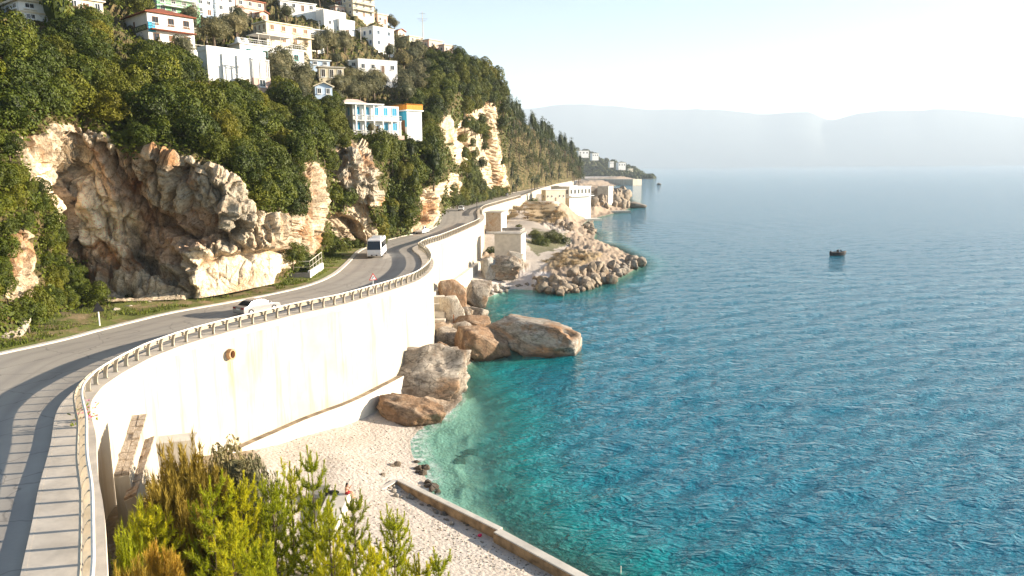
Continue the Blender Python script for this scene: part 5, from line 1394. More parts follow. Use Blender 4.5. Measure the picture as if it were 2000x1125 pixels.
def car(name, label, pos, ang, paint, kind='sedan', group=None, cat='car'):
    e = tag(empty(name, pos, ang), label, cat, group)
    if kind == 'sedan':
        Ln, W, belt, top = 4.6, 1.78, .92, 1.43
        low = [(-2.3,.36),(-2.28,.62),(-2.22,.93),(-1.75,.99),(-1.0,.95),(.85,.94),(1.5,.86),(2.12,.72),(2.28,.55),(2.3,.32),(2.1,.22),(-2.15,.22)]
        cab = [(-1.75,.96),(-1.15,1.36),(-.75,1.43),(.05,1.43),(.35,1.37),(1.2,.92)]
        side = [(-1.35,1.0),(-1.0,1.30),(-.72,1.36),(.02,1.36),(.28,1.31),(.92,.98)]
        wx = (-1.42, 1.40); rW = .33
    else:
        Ln, W, belt, top = 4.3, 1.8, 1.02, 1.62
        low = [(-2.1,.36),(-2.12,.7),(-2.05,1.05),(.75,1.03),(1.5,.95),(2.05,.82),(2.14,.6),(2.15,.34),(1.95,.24),(-1.95,.24)]
        cab = [(-2.03,1.02),(-1.78,1.52),(-1.5,1.6),(-.1,1.62),(.25,1.55),(1.05,1.0)]
        side = [(-1.72,1.08),(-1.55,1.48),(-1.35,1.53),(-.12,1.55),(.2,1.48),(.78,1.06)]
        wx = (-1.28, 1.32); rW = .35
    hw = W / 2
    def tap(x, z, y):
        f = 1 - .10 * max(0, (z - .55)) - .06 * max(0, abs(x) - 1.7) - .05 * max(0, .35 - z); return y * f
    def tapc(x, z, y): return y * (1 - .10 * max(0, belt - .55) - .34 * max(0, z - belt))
    mb = MB(); mb.prism(low, -hw, hw, tap); bo = mb.obj('body', paint, e); bevel(bo, .05, 2)
    mb = MB(); mb.prism(cab, -hw + .05, hw - .05, tapc); o = mb.obj('cabin', paint, e); bevel(o, .04, 2)
    for s in (-1, 1):
        n_ = len(side); f = [(x, tapc(x, z, s * (hw - .05)) + s * .012, z) for x, z in side]; g = [(x, tapc(x, z, s * (hw - .05)) - s * .02, z) for x, z in side]
        mb = MB(); mb._add(f + g, [tuple(range(n_)) if s < 0 else tuple(reversed(range(n_)))] + [(i, (i+1) % n_, n_+(i+1) % n_, n_+i) for i in range(n_)]); mb.obj('side_window', M['glass_dark'], e)
        mb = MB(); mb.cbox((.98, s * (hw - .02), belt + .1), (.12, .2, .14)); o = mb.obj('mirror', paint, e); bevel(o, .03)
        mb = MB()
        mb.cbox((low[2][0] + .02, s * (hw - .28), .78 if kind == 'sedan' else .88), (.12, .40, .19)); mb.obj('tail_light', M['red_lamp'], e)
        mb = MB(); mb.cbox((2.08, s * (hw - .30), .66 if kind == 'sedan' else .76), (.18, .38, .15)); mb.obj('headlight', M['clear_lamp'], e)
        for x in wx: wheel(e, x, s * (hw - .10), rW, s)
    def glass(nm, i, j, inset):
        (x0, z0), (x1, z1) = cab[i], cab[j]; d = np.array([z1 - z0, -(x1 - x0)]); d = d / np.linalg.norm(d)
        if d[1] < 0: d = -d
        d *= .016
        a0, a1 = .08, .92; q = []
        for t, s in ((a0, -1), (a0, 1), (a1, 1), (a1, -1)):
            x = x0 + (x1-x0)*t; z = z0 + (z1-z0)*t; q.append((x + d[0], s * (abs(tapc(x, z, hw - .05)) - inset), z + d[1]))
        mb = MB(); mb.hexa([(a - d[0] * 2, b_, c - d[1] * 2) for a, b_, c in q] + q); mb.obj(nm, M['glass_dark'], e)
    glass('rear_window', 0, 1, .09); glass('windscreen', 5, 4, .09)
    for nm, x, z in (('number_plate', low[1][0] - .015, .70), ('number_plate', 2.295 if kind == 'sedan' else 2.15, .45)):
        mb = MB(); mb.cbox((x, 0, z), (.03, .50, .12)); mb.obj(nm, M['sign_white'], e)
    for x in (low[0][0], low[-3][0]):
        mb = MB(); mb.cbox((x * .995, 0, .42), (.10, W * .86, .14)); o = mb.obj('bumper', M['grey_paint'] if kind != 'sedan' else paint, e); bevel(o, .03)
    return e
def road_tangent(Y):
    s = float(((railx(Y + 1) + kerbx(Y + 1)) - (railx(Y - 1) + kerbx(Y - 1))) / 4); return math.atan2(1.0, s)
p = gz(503, 610, ZR); car('silver_car', 'silver sedan driving away on the lane beside the guard rail', (p[0], p[1], ZR + .005), road_tangent(p[1]) - .0, M['silver_paint'])
p = gz(823, 457, ZR); car('white_car', 'white hatchback following behind the bus near the cliff', (p[0], p[1] + 1.5, ZR + .005), road_tangent(p[1]) + math.pi, M['white_gloss'], 'hatch', 'oncoming cars on the coast road')
p = gz(900, 412, ZR); car('white_car', 'small white car far along the road before the lamp post', (p[0], p[1] + 1.5, ZR + .005), road_tangent(p[1]) + math.pi, M['white_gloss'], 'hatch', 'oncoming cars on the coast road')
p = gz(988, 384, ZR); car('grey_car', 'farthest dark grey car at the end of the visible road', (p[0], p[1] + 1.5, ZR + .005), road_tangent(p[1]) + math.pi, M['grey_paint'], 'hatch', 'oncoming cars on the coast road')
# bus
p = gz(731, 505, ZR); _a, _b = gz(745, 503, ZR), gz(757, 490, ZR); an = math.atan2(_a[1] - _b[1], _a[0] - _b[0]); LB, WB, HB = 7.6, 2.35, 3.05
cx_, cy_ = p[0] - math.cos(an) * LB / 2, p[1] - math.sin(an) * LB / 2
bu = tag(empty('bus', (cx_, cy_, ZR + .005), an), 'white midi bus with big dark windscreen driving towards the viewer', 'bus')
bp_ = [(-LB/2, .42), (-LB/2, 2.8), (-LB/2 + .25, HB), (LB/2 - .9, HB), (LB/2 - .42, 2.9), (LB/2 - .05, 1.25), (LB/2, .9), (LB/2, .42), (LB/2 - .2, .32), (-LB/2 + .2, .32)]
mb = MB(); mb.prism(bp_, -WB/2, WB/2, lambda x, z, y: y * (1 - .05 * max(0, z - 1.2))); o = mb.obj('body', M['white_gloss'], bu); bevel(o, .12, 3)
def bslab(nm, pts, y, th, mat):
    mb = MB(); mb.hexa([(x, y - th, z) for x, z in pts[:2]] + [(x, y + th, z) for x, z in pts[1::-1]] + [(x, y - th, z) for x, z in (pts[3], pts[2])] + [(x, y + th, z) for x, z in (pts[2], pts[3])]); return mb.obj(nm, mat, bu)
for s in (-1, 1):
    for k in range(5):
        x0 = -LB/2 + .35 + k * 1.28; mb = MB(); yb = s * WB/2 * (1 - .05 * .45) ; yt = s * WB/2 * (1 - .05 * 1.3)
        q = [(x0, yb + s*.012, 1.55), (x0 + 1.2, yb + s*.012, 1.55), (x0 + 1.2, yt + s*.012, 2.5), (x0, yt + s*.012, 2.5)]
        mb.hexa([(a, b_ - s*.03, c) for a, b_, c in q] + q); mb.obj('side_window', M['glass_dark'], bu)
    mb = MB(); mb.cbox((LB/2 - .02, s * .86, .78), (.14, .36, .22)); o = mb.obj('headlight', M['clear_lamp'], bu); bevel(o, .03)
    mb = MB(); mb.tube([(LB/2 - .35, s * WB * .48, 2.6), (LB/2 + .12, s * (WB/2 + .16), 2.5)], .025, 5); mb.cbox((LB/2 + .12, s * (WB/2 + .17), 2.2), (.1, .2, .48)); o = mb.obj('mirror', M['black'], bu)
    for x in (-LB/2 + 1.6, LB/2 - 1.7): wheel(bu, x, s * (WB/2 - .13), .43, s)
q = []
for t, z in ((0, 1.38), (1, 2.72)):
    x = LB/2 - .05 - .37 * (z - 1.25) / 1.65 + .02
    for s in ((-1, 1) if not t else (1, -1)): q.append((x, s * (WB/2 * (1 - .05 * (z - 1.2)) - .09), z))
mb = MB(); mb.hexa([(a - .06, b_, c) for a, b_, c in q] + q); mb.obj('windscreen', M['glass_dark'], bu)
mb = MB(); mb.cbox((LB/2 + .01, 0, .50), (.10, 1.0, .20)); mb.obj('grille', M['black'], bu)
mb = MB(); mb.cbox((LB/2 + .075, 0, .50), (.02, .5, .12)); mb.obj('number_plate', M['sign_white'], bu)
mb = MB(); mb.cbox((-.4, 0, HB + .07), (1.6, 1.3, .13)); o = mb.obj('roof_hatch', M['white_gloss'], bu); bevel(o, .03)

# ------------------------------------------------------------------ signs, posts and the planter
p = gz(195, 638, ZR); sg = tag(empty('warning_sign', p, R(35)), 'triangular road sign seen from its dark back on a white pole in the verge grass', 'road sign')
mb = MB(); mb.tube([(0, 0, -.2), (0, 0, 2.3)], .06, 6); mb.obj('pole', M['sign_white'], sg)
mb = MB(); mb.prism([(-.5, 1.45), (.5, 1.45), (0, 2.4)], -.12, -.08); mb.obj('plate', M['black'], sg)
q = offs(railx, np.array([81.0]), -.35)[0]; sg = tag(empty('warning_sign', (q[0], q[1], ZR + .22), R(25)), 'red bordered triangular bend warning sign standing at the rail before the bulging wall', 'road sign')
mb = MB(); mb.tube([(0, 0, 0), (0, 0, 2.1)], .05, 6); mb.obj('pole', M['sign_white'], sg)
mb = MB(); mb.prism([(-.47, 1.5), (.47, 1.5), (0, 2.33)], -.10, -.06); mb.obj('border', M['sign_red'], sg)
mb = MB(); mb.prism([(-.33, 1.575), (.33, 1.575), (0, 2.16)], -.115, -.103); mb.obj('face', M['sign_white'], sg)
mb = MB(); mb.tube([(-.08, -.12, 1.66), (-.08, -.12, 1.76), (.08, -.12, 1.86), (.0, -.12, 1.95)], .035, 4); mb.obj('bend_arrow', M['black'], sg)
p = gz(932, 434, ZR); lp = tag(empty('lamp_post', p), 'dark street lamp post at the second bend of the wall', 'lamp post')
mb = MB(); mb.tube([(0, 0, -.3), (0, 0, 6.4)], [.12, .07], 6); mb.obj('post', M['iron_dark'], lp)
mb = MB(); mb.tube([(0, 0, 6.3), (-.5, 0, 6.6), (-1.1, 0, 6.65)], .05, 5); mb.cbox((-1.2, 0, 6.62), (.6, .22, .12)); mb.obj('lamp_head', M['iron_dark'], lp)
p = gz(973, 384, ZR); lp = tag(empty('lamp_post', p), 'short dark roadside post close to the farthest car', 'lamp post')
mb = MB(); mb.tube([(0, 0, -.3), (0, 0, 5)], [.2, .15], 6); mb.obj('post', M['iron_dark'], lp)
a, c, d_ = gz(552, 548, ZR), gz(606, 546, ZR), gz(632, 528, ZR)
pl = tag(empty('planter', a), 'raised roadside planter with dark front wall and white end under thin railings', 'planter')
def lowwall(nm, p0, p1, h, t, mat):
    p0, p1 = p0 - a, p1 - a; d = p1 - p0; n_ = np.array([-d[1], d[0], 0]); n_ = n_ / np.linalg.norm(n_) * t
    mb = MB(); mb.hexa([p0, p1, p1 + n_, p0 + n_] + [x + np.array([0, 0, h]) for x in (p0, p1, p1 + n_, p0 + n_)]); mb.obj(nm, mat, pl)
lowwall('front_wall', a, c, .9, .3, M['concrete_dark']); lowwall('end_wall', c + (d_ - c) * .02, d_, 1.1, .3, M['plaster_white'])
railing(pl, [(0, .15, .9), tuple(c - a + np.array([0, .15, .9])), tuple(d_ - a + np.array([-.2, .1, 1.1]))], 1.5, M['concrete_pale'], 1.8)
for lab, px, py, hp, z, r_ in [('rusty iron post among the boulders by the wall corner', 886, 640, 26, 1.6, .09), ('thin rod standing in the shallow cove water', 990, 600, 30, -.3, .03), ('short white stick rising from the water at the bottom edge', 1212, 1124, 20, -.2, .04)]:
    p = gz(px, py, z); h = hp * float((p - np.array([0, 0, CZ])) @ _f) / FPX
    mb = MB(); mb.tube([(0, 0, -1.0), (.02, 0, h)], r_, 6)
    tag(mb.obj('iron_post' if 'rusty' in lab else ('rod' if 'rod' in lab else 'stick'), M['rust'] if 'rusty' in lab else (M['iron_dark'] if 'rod' in lab else M['rail_white']), None, p), lab, 'post')
# ------------------------------------------------------------------ boulders and stones
import bmesh
def ico(sub):
    bm = bmesh.new(); bmesh.ops.create_icosphere(bm, subdivisions=sub, radius=1.0)
    V = np.array([v.co[:] for v in bm.verts]); F = np.array([[v.index for v in f.verts] for f in bm.faces]); bm.free(); return V, F
ICO = {s: ico(s) for s in (2, 3, 4, 5)}
def boulder_mesh(seed, mat, sub=3, cuts=14, rough=.10, cut=.48):
    V, F = ICO[sub]; V = V.copy(); rng = np.random.default_rng(seed)
    V *= (1 + .28 * fbm(V * .9 + seed * 3.1, 3, seed))[:, None]
    for k in range(cuts):
        n_ = rng.normal(size=3); n_ /= np.linalg.norm(n_); d = rng.uniform(cut, cut + .28); ex = np.maximum(V @ n_ - d, 0)
        V -= (ex * .97)[:, None] * n_
    V += V * (rough * fbm(V * 2.6 + seed, 5, seed + 3, True) + rough * .5 * fbm(V * 7 + seed, 3, seed + 5))[:, None]
    V /= np.percentile(np.abs(V), 90, axis=0)
    V = np.clip(V, -1.12, 1.12)
    return mesh('boulder', V, F, mat, True)
def boulder(label, cx, base, wpx, hpx, zb, mat, seed, sub=4, rz=0.0, depth=.8, tilt=0.0, group=None, name='boulder', sink=.25, rough=.10, cuts=14, cat='boulder', me=None, lying=1.0, cut=.48):
    p = gz(cx, base, zb); dep = float((p - np.array([0, 0, CZ])) @ _f); hw = wpx * dep / FPX / 2; hh = hpx * dep / FPX * .60 * lying
    me = me or boulder_mesh(seed, mat, sub, cuts, rough, cut)
    o = obj(name, me, None, (p[0], p[1] + hw * depth * .75, zb + hh * (1 - sink) - hh * .15), rz, (hw, hw * depth, hh))
    o.rotation_euler = (0, tilt, rz); tag(o, label, cat, group); return o
BM = M
boulder('largest grey brown boulder leaning on the sea wall at the beach end', 802, 786, 215, 118, 0, M['boulder'], 11, 5, .25, .5, -.05, rough=.20, sink=.32, lying=.95)
boulder('low rusty boulder lying in front of the largest boulder on the sand', 803, 832, 122, 58, .1, M['boulder_rust'], 12, 5, -.2, .6, .06, sink=.35, lying=.95, rough=.16)
boulder('huge flat sided grey boulder standing in the water', 1032, 692, 184, 84, 0, M['boulder_pied'], 43, 5, -.3, .5, .14, sink=.35, rough=.14, cuts=9, lying=.78, cut=.56)
boulder('rust brown wedge boulder between the shore and the huge grey boulder', 944, 702, 98, 66, 0, M['boulder_rust'], 14, 5, .5, .6, .12, sink=.3, lying=.9, rough=.14)
boulder('rounded tan boulder beside the largest boulder', 866, 712, 46, 42, .6, M['boulder_rust'], 15, 4, 0, .8)
boulder('dark grey boulder behind the rounded tan one', 873, 684, 60, 44, 1.0, M['boulder'], 16, 4, .4, .7)
boulder('pale orange boulder below the terraced concrete steps', 884, 636, 46, 54, 1.8, M['boulder_pale'], 17, 4, .2, .8)
boulder('rust orange boulder at the top of the boulder pile by the wall corner', 886, 596, 54, 46, 2.4, M['boulder_rust'], 18, 4, .6, .8)
boulder('round grey tan boulder at the cove edge', 932, 596, 48, 46, .6, M['boulder'], 19, 4, .1, .8)
boulder('dark boulder behind the round cove boulder', 944, 578, 30, 28, 1.2, M['boulder'], 20, 4, .3, .8)
boulder('white boulder standing alone on the pebbles by the footing', 622, 844, 56, 44, 1.2, M['boulder_pale'], 21, 4, .2, .8)
boulder('small tan stone on white sand below the footing', 541, 868, 14, 12, 1.9, M['boulder_rust'], 22, 3)
boulder('flat brown boulder above the wedge boulder', 918, 650, 70, 34, 1.0, M['boulder_rust'], 24, 4, .2, .8)
boulder('brown boulder in the middle of the pile beside the iron post', 905, 668, 52, 36, .9, M['boulder'], 25, 4, .9, .8)
boulder('wet dark stone at the waterline under the cove boulder', 936, 622, 44, 20, .1, M['boulder'], 26, 3, .2, .8)
boulder('purple grey rock hump at the head of the little cove', 982, 538, 72, 42, 3.0, M['boulder'], 27, 5, .2, .6, rough=.26, lying=.85)
boulder('blue grey slab rock at the end of the wall footing', 952, 536, 30, 38, 3.4, M['boulder_grey'], 28, 4, .5, .8)
boulder('pale pinkish boulder right of the cove hump below the concrete hut', 1006, 520, 34, 30, 4.6, M['boulder_pale'], 29, 4)
boulder('long lone rock lying low in the sea off the far platform', 1243, 406, 36, 12, 0, M['boulder'], 30, 3, 0, .5)
boulder('tiny dark rock in the sea off the far headland', 1287, 361, 8, 4, 0, M['boulder'], 31, 3)
boulder('low dark reef just off the tip of the promontory', 1258, 516, 12, 6, 0, M['boulder'], 32, 3)
boulder('pale boulder at the left frame edge on the verge', 8, 668, 66, 52, ZR, M['boulder_pale'], 33, 4, .2, .8)
boulder('smaller pale boulder beside the dark verge bush', 60, 630, 26, 20, ZR, M['boulder_pale'], 34, 3)
boulder('pale stone in the grass right of the dark verge bush', 222, 614, 18, 12, ZR, M['boulder_pale'], 35, 3)
boulder('pale stone in the grass beside the rusty bush', 288, 598, 13, 10, ZR, M['boulder_pale'], 36, 3)
boulder('flat pale stone at the foot of the near cliff', 250, 606, 16, 9, ZR, M['boulder_pale'], 37, 3)
# rocks that edge the promontory, shapes shared
SHR = [boulder_mesh(500 + i, M['shore_rock'], 3, 12, .16) for i in range(10)]
DKR = [boulder_mesh(520 + i, M['boulder'], 3, 12, .16) for i in range(6)]
PLR = [boulder_mesh(540 + i, M['boulder_pale'], 2, 10, .12) for i in range(6)]
rg = random.Random(21)
def rock_run(path, n, wr, label, group, meshes, z=None, jit=(6, 4), hf=.75, name='rock'):
    xs = [q[0] for q in path]; t = np.linspace(0, 1, len(path))
    for k in range(n):
        u = rg.random(); px = np.interp(u, t, xs) + rg.uniform(-jit[0], jit[0]); py = np.interp(u, t, [q[1] for q in path]) + rg.uniform(-jit[1], jit[1])
        w = rg.uniform(*wr); zz = shore_at(px, py)[2] if z is None else z
        boulder(label, px, py, w, w * rg.uniform(hf * .8, hf * 1.2), zz - .15, None, 0, rz=rg.uniform(0, 6.28), depth=rg.uniform(.7, 1), tilt=rg.uniform(-.3, .3), group=group, name=name, me=rg.choice(meshes), cat='rock', sink=.15)
rock_run([(1062,568),(1100,574),(1150,563),(1200,548)], 46, (8, 27), 'brown sea washed rock along the near edge of the promontory', 'rocks along the promontory edge', SHR, jit=(8, 6))
rock_run([(1195,545),(1225,530),(1248,514)], 22, (10, 24), 'dark rock heaped at the tip of the promontory', 'rocks at the promontory tip', DKR, jit=(9, 8))
rock_run([(1050,556),(1090,560),(1140,545),(1200,522)], 16, (12, 26), 'tan rock on the shelf above the promontory edge', 'rocks on the promontory shelf', SHR, jit=(8, 8))
rock_run([(1000,563),(1040,561),(1060,566)], 12, (5, 10), 'small dark stone along the waterline of the little cove', 'stones at the cove waterline', DKR, jit=(6, 3))
rock_run([(1085,445),(1115,448),(1150,445),(1158,458)], 24, (6, 13), 'upright brown rock on the shore below the dry grass mound', 'rocks below the dry grass mound', SHR, jit=(8, 6), hf=.8)
rock_run([(1160,400),(1195,398),(1225,398)], 30, (9, 22), 'jagged tan rock beside the bathing house platform', 'rocks beside the bathing house', SHR, jit=(8, 10), hf=.9)
rock_run([(1170,385),(1200,380),(1222,388)], 18, (10, 26), 'brown rock on the knoll behind the bathing house', 'rocks behind the bathing house', SHR, jit=(8, 6), hf=.8)
rock_run([(870,640),(900,620),(925,640),(915,690)], 20, (10, 26), 'small brown boulder filling the pile between the wall corner and the cove', 'small boulders by the wall corner', DKR + SHR, jit=(14, 10))
rock_run([(955,575),(990,566)], 9, (6, 14), 'small pale stone on the cove beach', 'stones on the cove beach', PLR, jit=(8, 5))
rock_run([(742,962),(790,968),(840,990),(900,1030)], 30, (5, 13), 'white stone lying along the inner side of the low sea wall', 'white stones by the low sea wall', PLR, jit=(16, 9), hf=.6, name='stone')
rock_run([(748,925),(790,912),(825,915),(815,935)], 10, (8, 18), 'tan stone at the seaward end of the low wall', 'stones at the low wall end', SHR, jit=(8, 8), hf=.6, name='stone')
rock_run([(830,950),(858,968)], 6, (10, 20), 'dark wet stone outside the end of the low sea wall', 'wet stones outside the low wall', DKR, jit=(6, 6), hf=.7, name='stone')
for k in range(16):
    px, py = rg.choice([(925, 880), (985, 885), (940, 905), (880, 905), (935, 960), (1000, 990), (960, 975), (1040, 1020), (905, 940)]); px += rg.uniform(-25, 25); py += rg.uniform(-15, 15)
    w = rg.uniform(14, 36); p = gz(px, py, -.9)
    if shore_sd(p[None, :2])[0] > -1: continue
    boulder('dark rounded rock lying under the clear shallow water', px, py, w, w * .4, ground_z(p[0], p[1]) - .35, None, 0, rz=rg.uniform(0, 6.28), group='rocks under the shallow water', name='submerged_rock', me=rg.choice(DKR), cat='rock')
# loose pebbles, too many to count
Vs, Fs, off = [], [], 0; V0, F0 = ICO[2][0] * 1.0, ICO[2][1]
V0, F0 = ico(1); rngb = np.random.default_rng(4); cols = []
for k in range(3800):
    px, py = rngb.uniform(520, 1080), rngb.uniform(800, 1120)
    if not inpoly(np.array([px]), np.array([py]), [(530,860),(690,800),(790,840),(790,900),(770,930),(900,1010),(1080,1110),(760,1120),(560,960)])[0]: continue
    p = gz(px, py, 1.0); z_ = p[2] if False else None
    r_ = .03 + .09 * rngb.random() ** 3
    cols.append((p[0], p[1], r_))
cols = np.array(cols); zc = shore_z(cols[:, :2])[0]
for (x, y, r_), z_ in zip(cols, zc):
    if z_ < .05: continue
    Vs.append(V0 * np.array([1, .8, .6]) * r_ * rngb.uniform(.8, 1.2, 3) + np.array([x, y, z_ + r_ * .2])); Fs.append(F0 + off); off += len(V0)
me = mesh('pebbles', np.concatenate(Vs), np.concatenate(Fs), M['boulder_pale'], True); tag(obj('pebbles', me), kind='stuff')

# ------------------------------------------------------------------ low sea wall and concrete block on the beach
sw_ = tag(empty('low_sea_wall', gz(780, 940, 0)), 'low weathered concrete wall between the pebble beach and the sea', 'wall'); o0 = gz(780, 940, 0)
M['wall_weathered'] = plain('wall_weathered', (.40, .27, .15), .95, var=.35, scale=1.2, bmp=.5)
def swseg(a, c, zt, wd):
    a, c = gz(*a, zt), gz(*c, zt); d = c - a; n_ = np.array([d[1], -d[0], 0]); n_ /= np.linalg.norm(n_)
    if n_[0] > 0: n_ = -n_
    P = [a, c, c + n_ * wd, a + n_ * wd]; P = [q - o0 for q in P]
    mb = MB(); mb.hexa([np.array([q[0], q[1], -1.6]) for q in P] + [np.array([q[0], q[1], zt - .12]) for q in P]); mb.obj('wall_block', M['wall_weathered'], sw_)
    P = [q + (np.array([0, 0, 0])) for q in P]; cc = sum(P) / 4; P = [cc + (q - cc) * np.array([1.0, 1.0, 1]) for q in P]
    mb = MB(); mb.hexa([np.array([q[0], q[1], zt - .117]) for q in P] + [np.array([q[0], q[1], zt]) for q in P]); bevel(mb.obj('coping', M['concrete_pale'], sw_), .04)
swseg((784, 934), (982, 1030), .95, .55); swseg((978, 1032), (1180, 1140), 1.05, .75); swseg((745, 957), (779, 937), .9, .5)
a_, c_ = gy(643, 957, 54), gy(684, 957, 54); ze = a_[2]
cb = MB(); cb.box(0, c_[0] - a_[0], -11, 0, -3, 0); blk = cb.obj('concrete_jetty', M['concrete_pale'], None, (a_[0], 54, ze), .05); bevel(blk, .04)
tag(blk, 'pale concrete block on the beach with the sunbather on its end', 'block')
cb = MB(); cb.box(-1.6, 0, -1.2, 1.0, -3, -.1); o = cb.obj('shadow_slab', M['concrete_dark'], None, (a_[0] - .05, 54, ze + .05), .05); tag(o, 'dark slab added in place of the shadow left of the pale block', 'block')  # dark slab added where only shadow lies beside the block
# steps by the wall corner
s0 = gz(848, 640, 2.2); stp = tag(empty('concrete_steps', s0), 'crumbling concrete steps down the wall corner to the boulders', 'steps')
for k in range(5):
    t = gy(846, 640 - k * 15, s0[1] + k * 1.6) - s0; mb = MB(); mb.box(t[0], t[0] + 2.0 - k * .05, t[1], t[1] + 1.7, -3, t[2]); mb.obj('step', M['concrete_pale'], stp)

# ------------------------------------------------------------------ person on the block
pp_ = gy(676, 957, 53.6); per = tag(empty('person', (pp_[0] + .05, 53.3, ze), 0), 'person in red shorts sitting on the beach block holding up a dark phone', 'person')
J = {'pel': (0,0,.12,.13), 'sp1': (.02,0,.32,.115), 'sp2': (.05,0,.50,.13), 'nk': (.10,0,.64,.055), 'hd0': (.13,0,.72,.075), 'hd1': (.145,0,.80,.092), 'hd2': (.14,0,.87,.07)}
E_ = [('pel','sp1'),('sp1','sp2'),('sp2','nk'),('nk','hd0'),('hd0','hd1'),('hd1','hd2')]
for s, t in ((1, 'l'), (-1, 'r')):
    J.update({t+'hip': (.06, s*.10, .10, .095), t+'kn': (.50, s*.11, .12, .062), t+'cf': (.56, s*.11, -.12, .056), t+'an': (.55, s*.11, -.34, .04), t+'to': (.70, s*.12, -.40, .035),
              t+'sh': (.06, s*.19, .55, .055), t+'el': (.28, s*.24, .42, .04), t+'wr': (.40, s*.10, .62, .028), t+'pm': (.43, s*.07, .69, .03)})
    E_ += [('pel', t+'hip'), (t+'hip', t+'kn'), (t+'kn', t+'cf'), (t+'cf', t+'an'), (t+'an', t+'to'), ('sp2', t+'sh'), (t+'sh', t+'el'), (t+'el', t+'wr'), (t+'wr', t+'pm')]
    for f in range(4):
        J[f'{t}f{f}'] = (.455, s*(.055 - .012*f) , .735 - .018*f, .009); J[f'{t}g{f}'] = (.44, s*(.03 - .008*f), .755 - .018*f, .008)
        E_ += [(t+'pm', f'{t}f{f}'), (f'{t}f{f}', f'{t}g{f}')]
    J[t+'th'] = (.41, s*.035, .70, .010); E_ += [(t+'wr', t+'th')]
nm_ = list(J); me = bpy.data.meshes.new('body'); me.from_pydata([J[k][:3] for k in nm_], [(nm_.index(a), nm_.index(b_)) for a, b_ in E_], []); me.materials.append(M['skin'])
bd = obj('body', me, per); sk = bd.modifiers.new('skin', 'SKIN'); sk.use_smooth_shade = True
for i, k in enumerate(nm_): me.skin_vertices[0].data[i].radius = (J[k][3],) * 2
me.skin_vertices[0].data[nm_.index('pel')].use_root = True
ss = bd.modifiers.new('sub', 'SUBSURF'); ss.levels = 1; ss.render_levels = 2
def lump(nm, parts, mat, parent, sub=3):
    Vs, Fs, o_ = [], [], 0
    for c, r_ in parts:
        V, F = ICO[sub]; Vs.append(V * np.array(r_) + np.array(c)); Fs.append(F + o_); o_ += len(V)
    return obj(nm, mesh(nm, np.concatenate(Vs), np.concatenate(Fs), mat, True), parent)
lump('hair', [((.115, 0, .835), (.105, .098, .10)), ((.06, 0, .74), (.06, .075, .13)), ((.02, 0, .60), (.05, .06, .14))], M['black'], per)
lump('nose', [((.243, 0, .79), (.018, .014, .022))], M['skin'], per, 2)
for s in (-1, 1): lump('eye', [((.222, s * .035, .815), (.012, .014, .010))], M['black'], per, 2)
lump('mouth', [((.225, 0, .745), (.012, .028, .008))], M['red_cloth'], per, 2)
mb = MB()
for s in (-1, 1): mb.tube([(.0, s*.07, .12), (.12, s*.105, .115), (.32, s*.11, .125)], [.125, .112, .092], 12)
mb.obj('shorts', M['red_cloth'], per, smooth=True)
mb = MB(); mb.cbox((.455, 0, .72), (.012, .075, .14)); ph = mb.obj('phone', M['black'], None, (pp_[0] + .05, 53.3, ze)); tag(ph, 'small dark phone held up by the sitting person', 'phone')
bg_ = lump('black_bag', [((0, 0, .12), (.48, .24, .16)), ((-.42, .05, .25), (.18, .16, .12)), ((-.55, -.1, -.02), (.10, .12, .28))], M['black'], None, 3); bg_.location = (pp_[0] - .95, 53.3, ze + .02)
tag(bg_, 'long black bag lying on the block behind the sitting person', 'bag')
mb = MB(); q = gz(937, 1031, .95); cap = lump('red_float', [((0, 0, .1), (.16, .13, .13)), ((.12, .0, .2), (.05, .05, .04))], M['red_petal'], None, 3); cap.location = (q[0], q[1], ground_z(q[0], q[1])); tag(cap, 'small red object at the inner foot of the low sea wall', 'litter')

# ------------------------------------------------------------------ boat
p = gz(1637, 499, 0); bt = tag(empty('boat', (p[0], p[1], 0), R(8)), 'small dark motor boat drifting alone on the open water', 'boat')
secs = []
for x, w, zb_, zt in ((-2.5, .85, -.25, 1.05), (-1.2, .98, -.3, 1.05), (.3, .98, -.3, 1.08), (1.5, .72, -.22, 1.15), (2.2, .38, -.05, 1.24), (2.62, .03, .45, 1.32)):
    secs += [(x, -w, zt), (x, -w * .88, zb_ + .35), (x, 0, zb_), (x, w * .88, zb_ + .35), (x, w, zt)]
F = [tuple(int(i) for i in f) for f in gridfaces(6, 5)] + [(0, 1, 2, 3, 4)]
F += [(i*5 + 4, (i+1)*5 + 4, (i+1)*5, i*5) for i in range(5)]
def lower(v): return v
mb = MB(); mb._add(secs, F); mb.obj('hull', M['boat_dark'], bt)
for s in (-1, 1):
    mb = MB(); mb.tube([(x, s * w, z) for x, w, z in ((-2.5, .85, 1.08), (-1.2, .98, 1.08), (.3, .98, 1.11), (1.5, .72, 1.18), (2.2, .38, 1.27), (2.62, .03, 1.35))], .06, 5); mb.obj('gunwale', M['boat_tan'], bt)
mb = MB(); mb.box(-.35, -.15, -.5, .5, 1.0, 1.75); mb.box(.55, .8, -.45, .45, 1.0, 1.8); mb.obj('console', M['boat_dark'], bt)
mb = MB(); mb.hexa([(-.1,-.4,1.05),(.5,-.4,1.05),(.5,.4,1.05),(-.1,.4,1.05),(.05,-.3,1.95),(.35,-.3,1.95),(.35,.3,1.95),(.05,.3,1.95)]); mb.obj('seat_cover', M['sign_white'], bt)
mb = MB(); mb.cbox((-2.6, 0, 1.2), (.3, .35, .7)); mb.tube([(-2.6, 0, .9), (-2.65, 0, -.4)], .08, 6); o = mb.obj('outboard', M['black'], bt); bevel(o, .05)

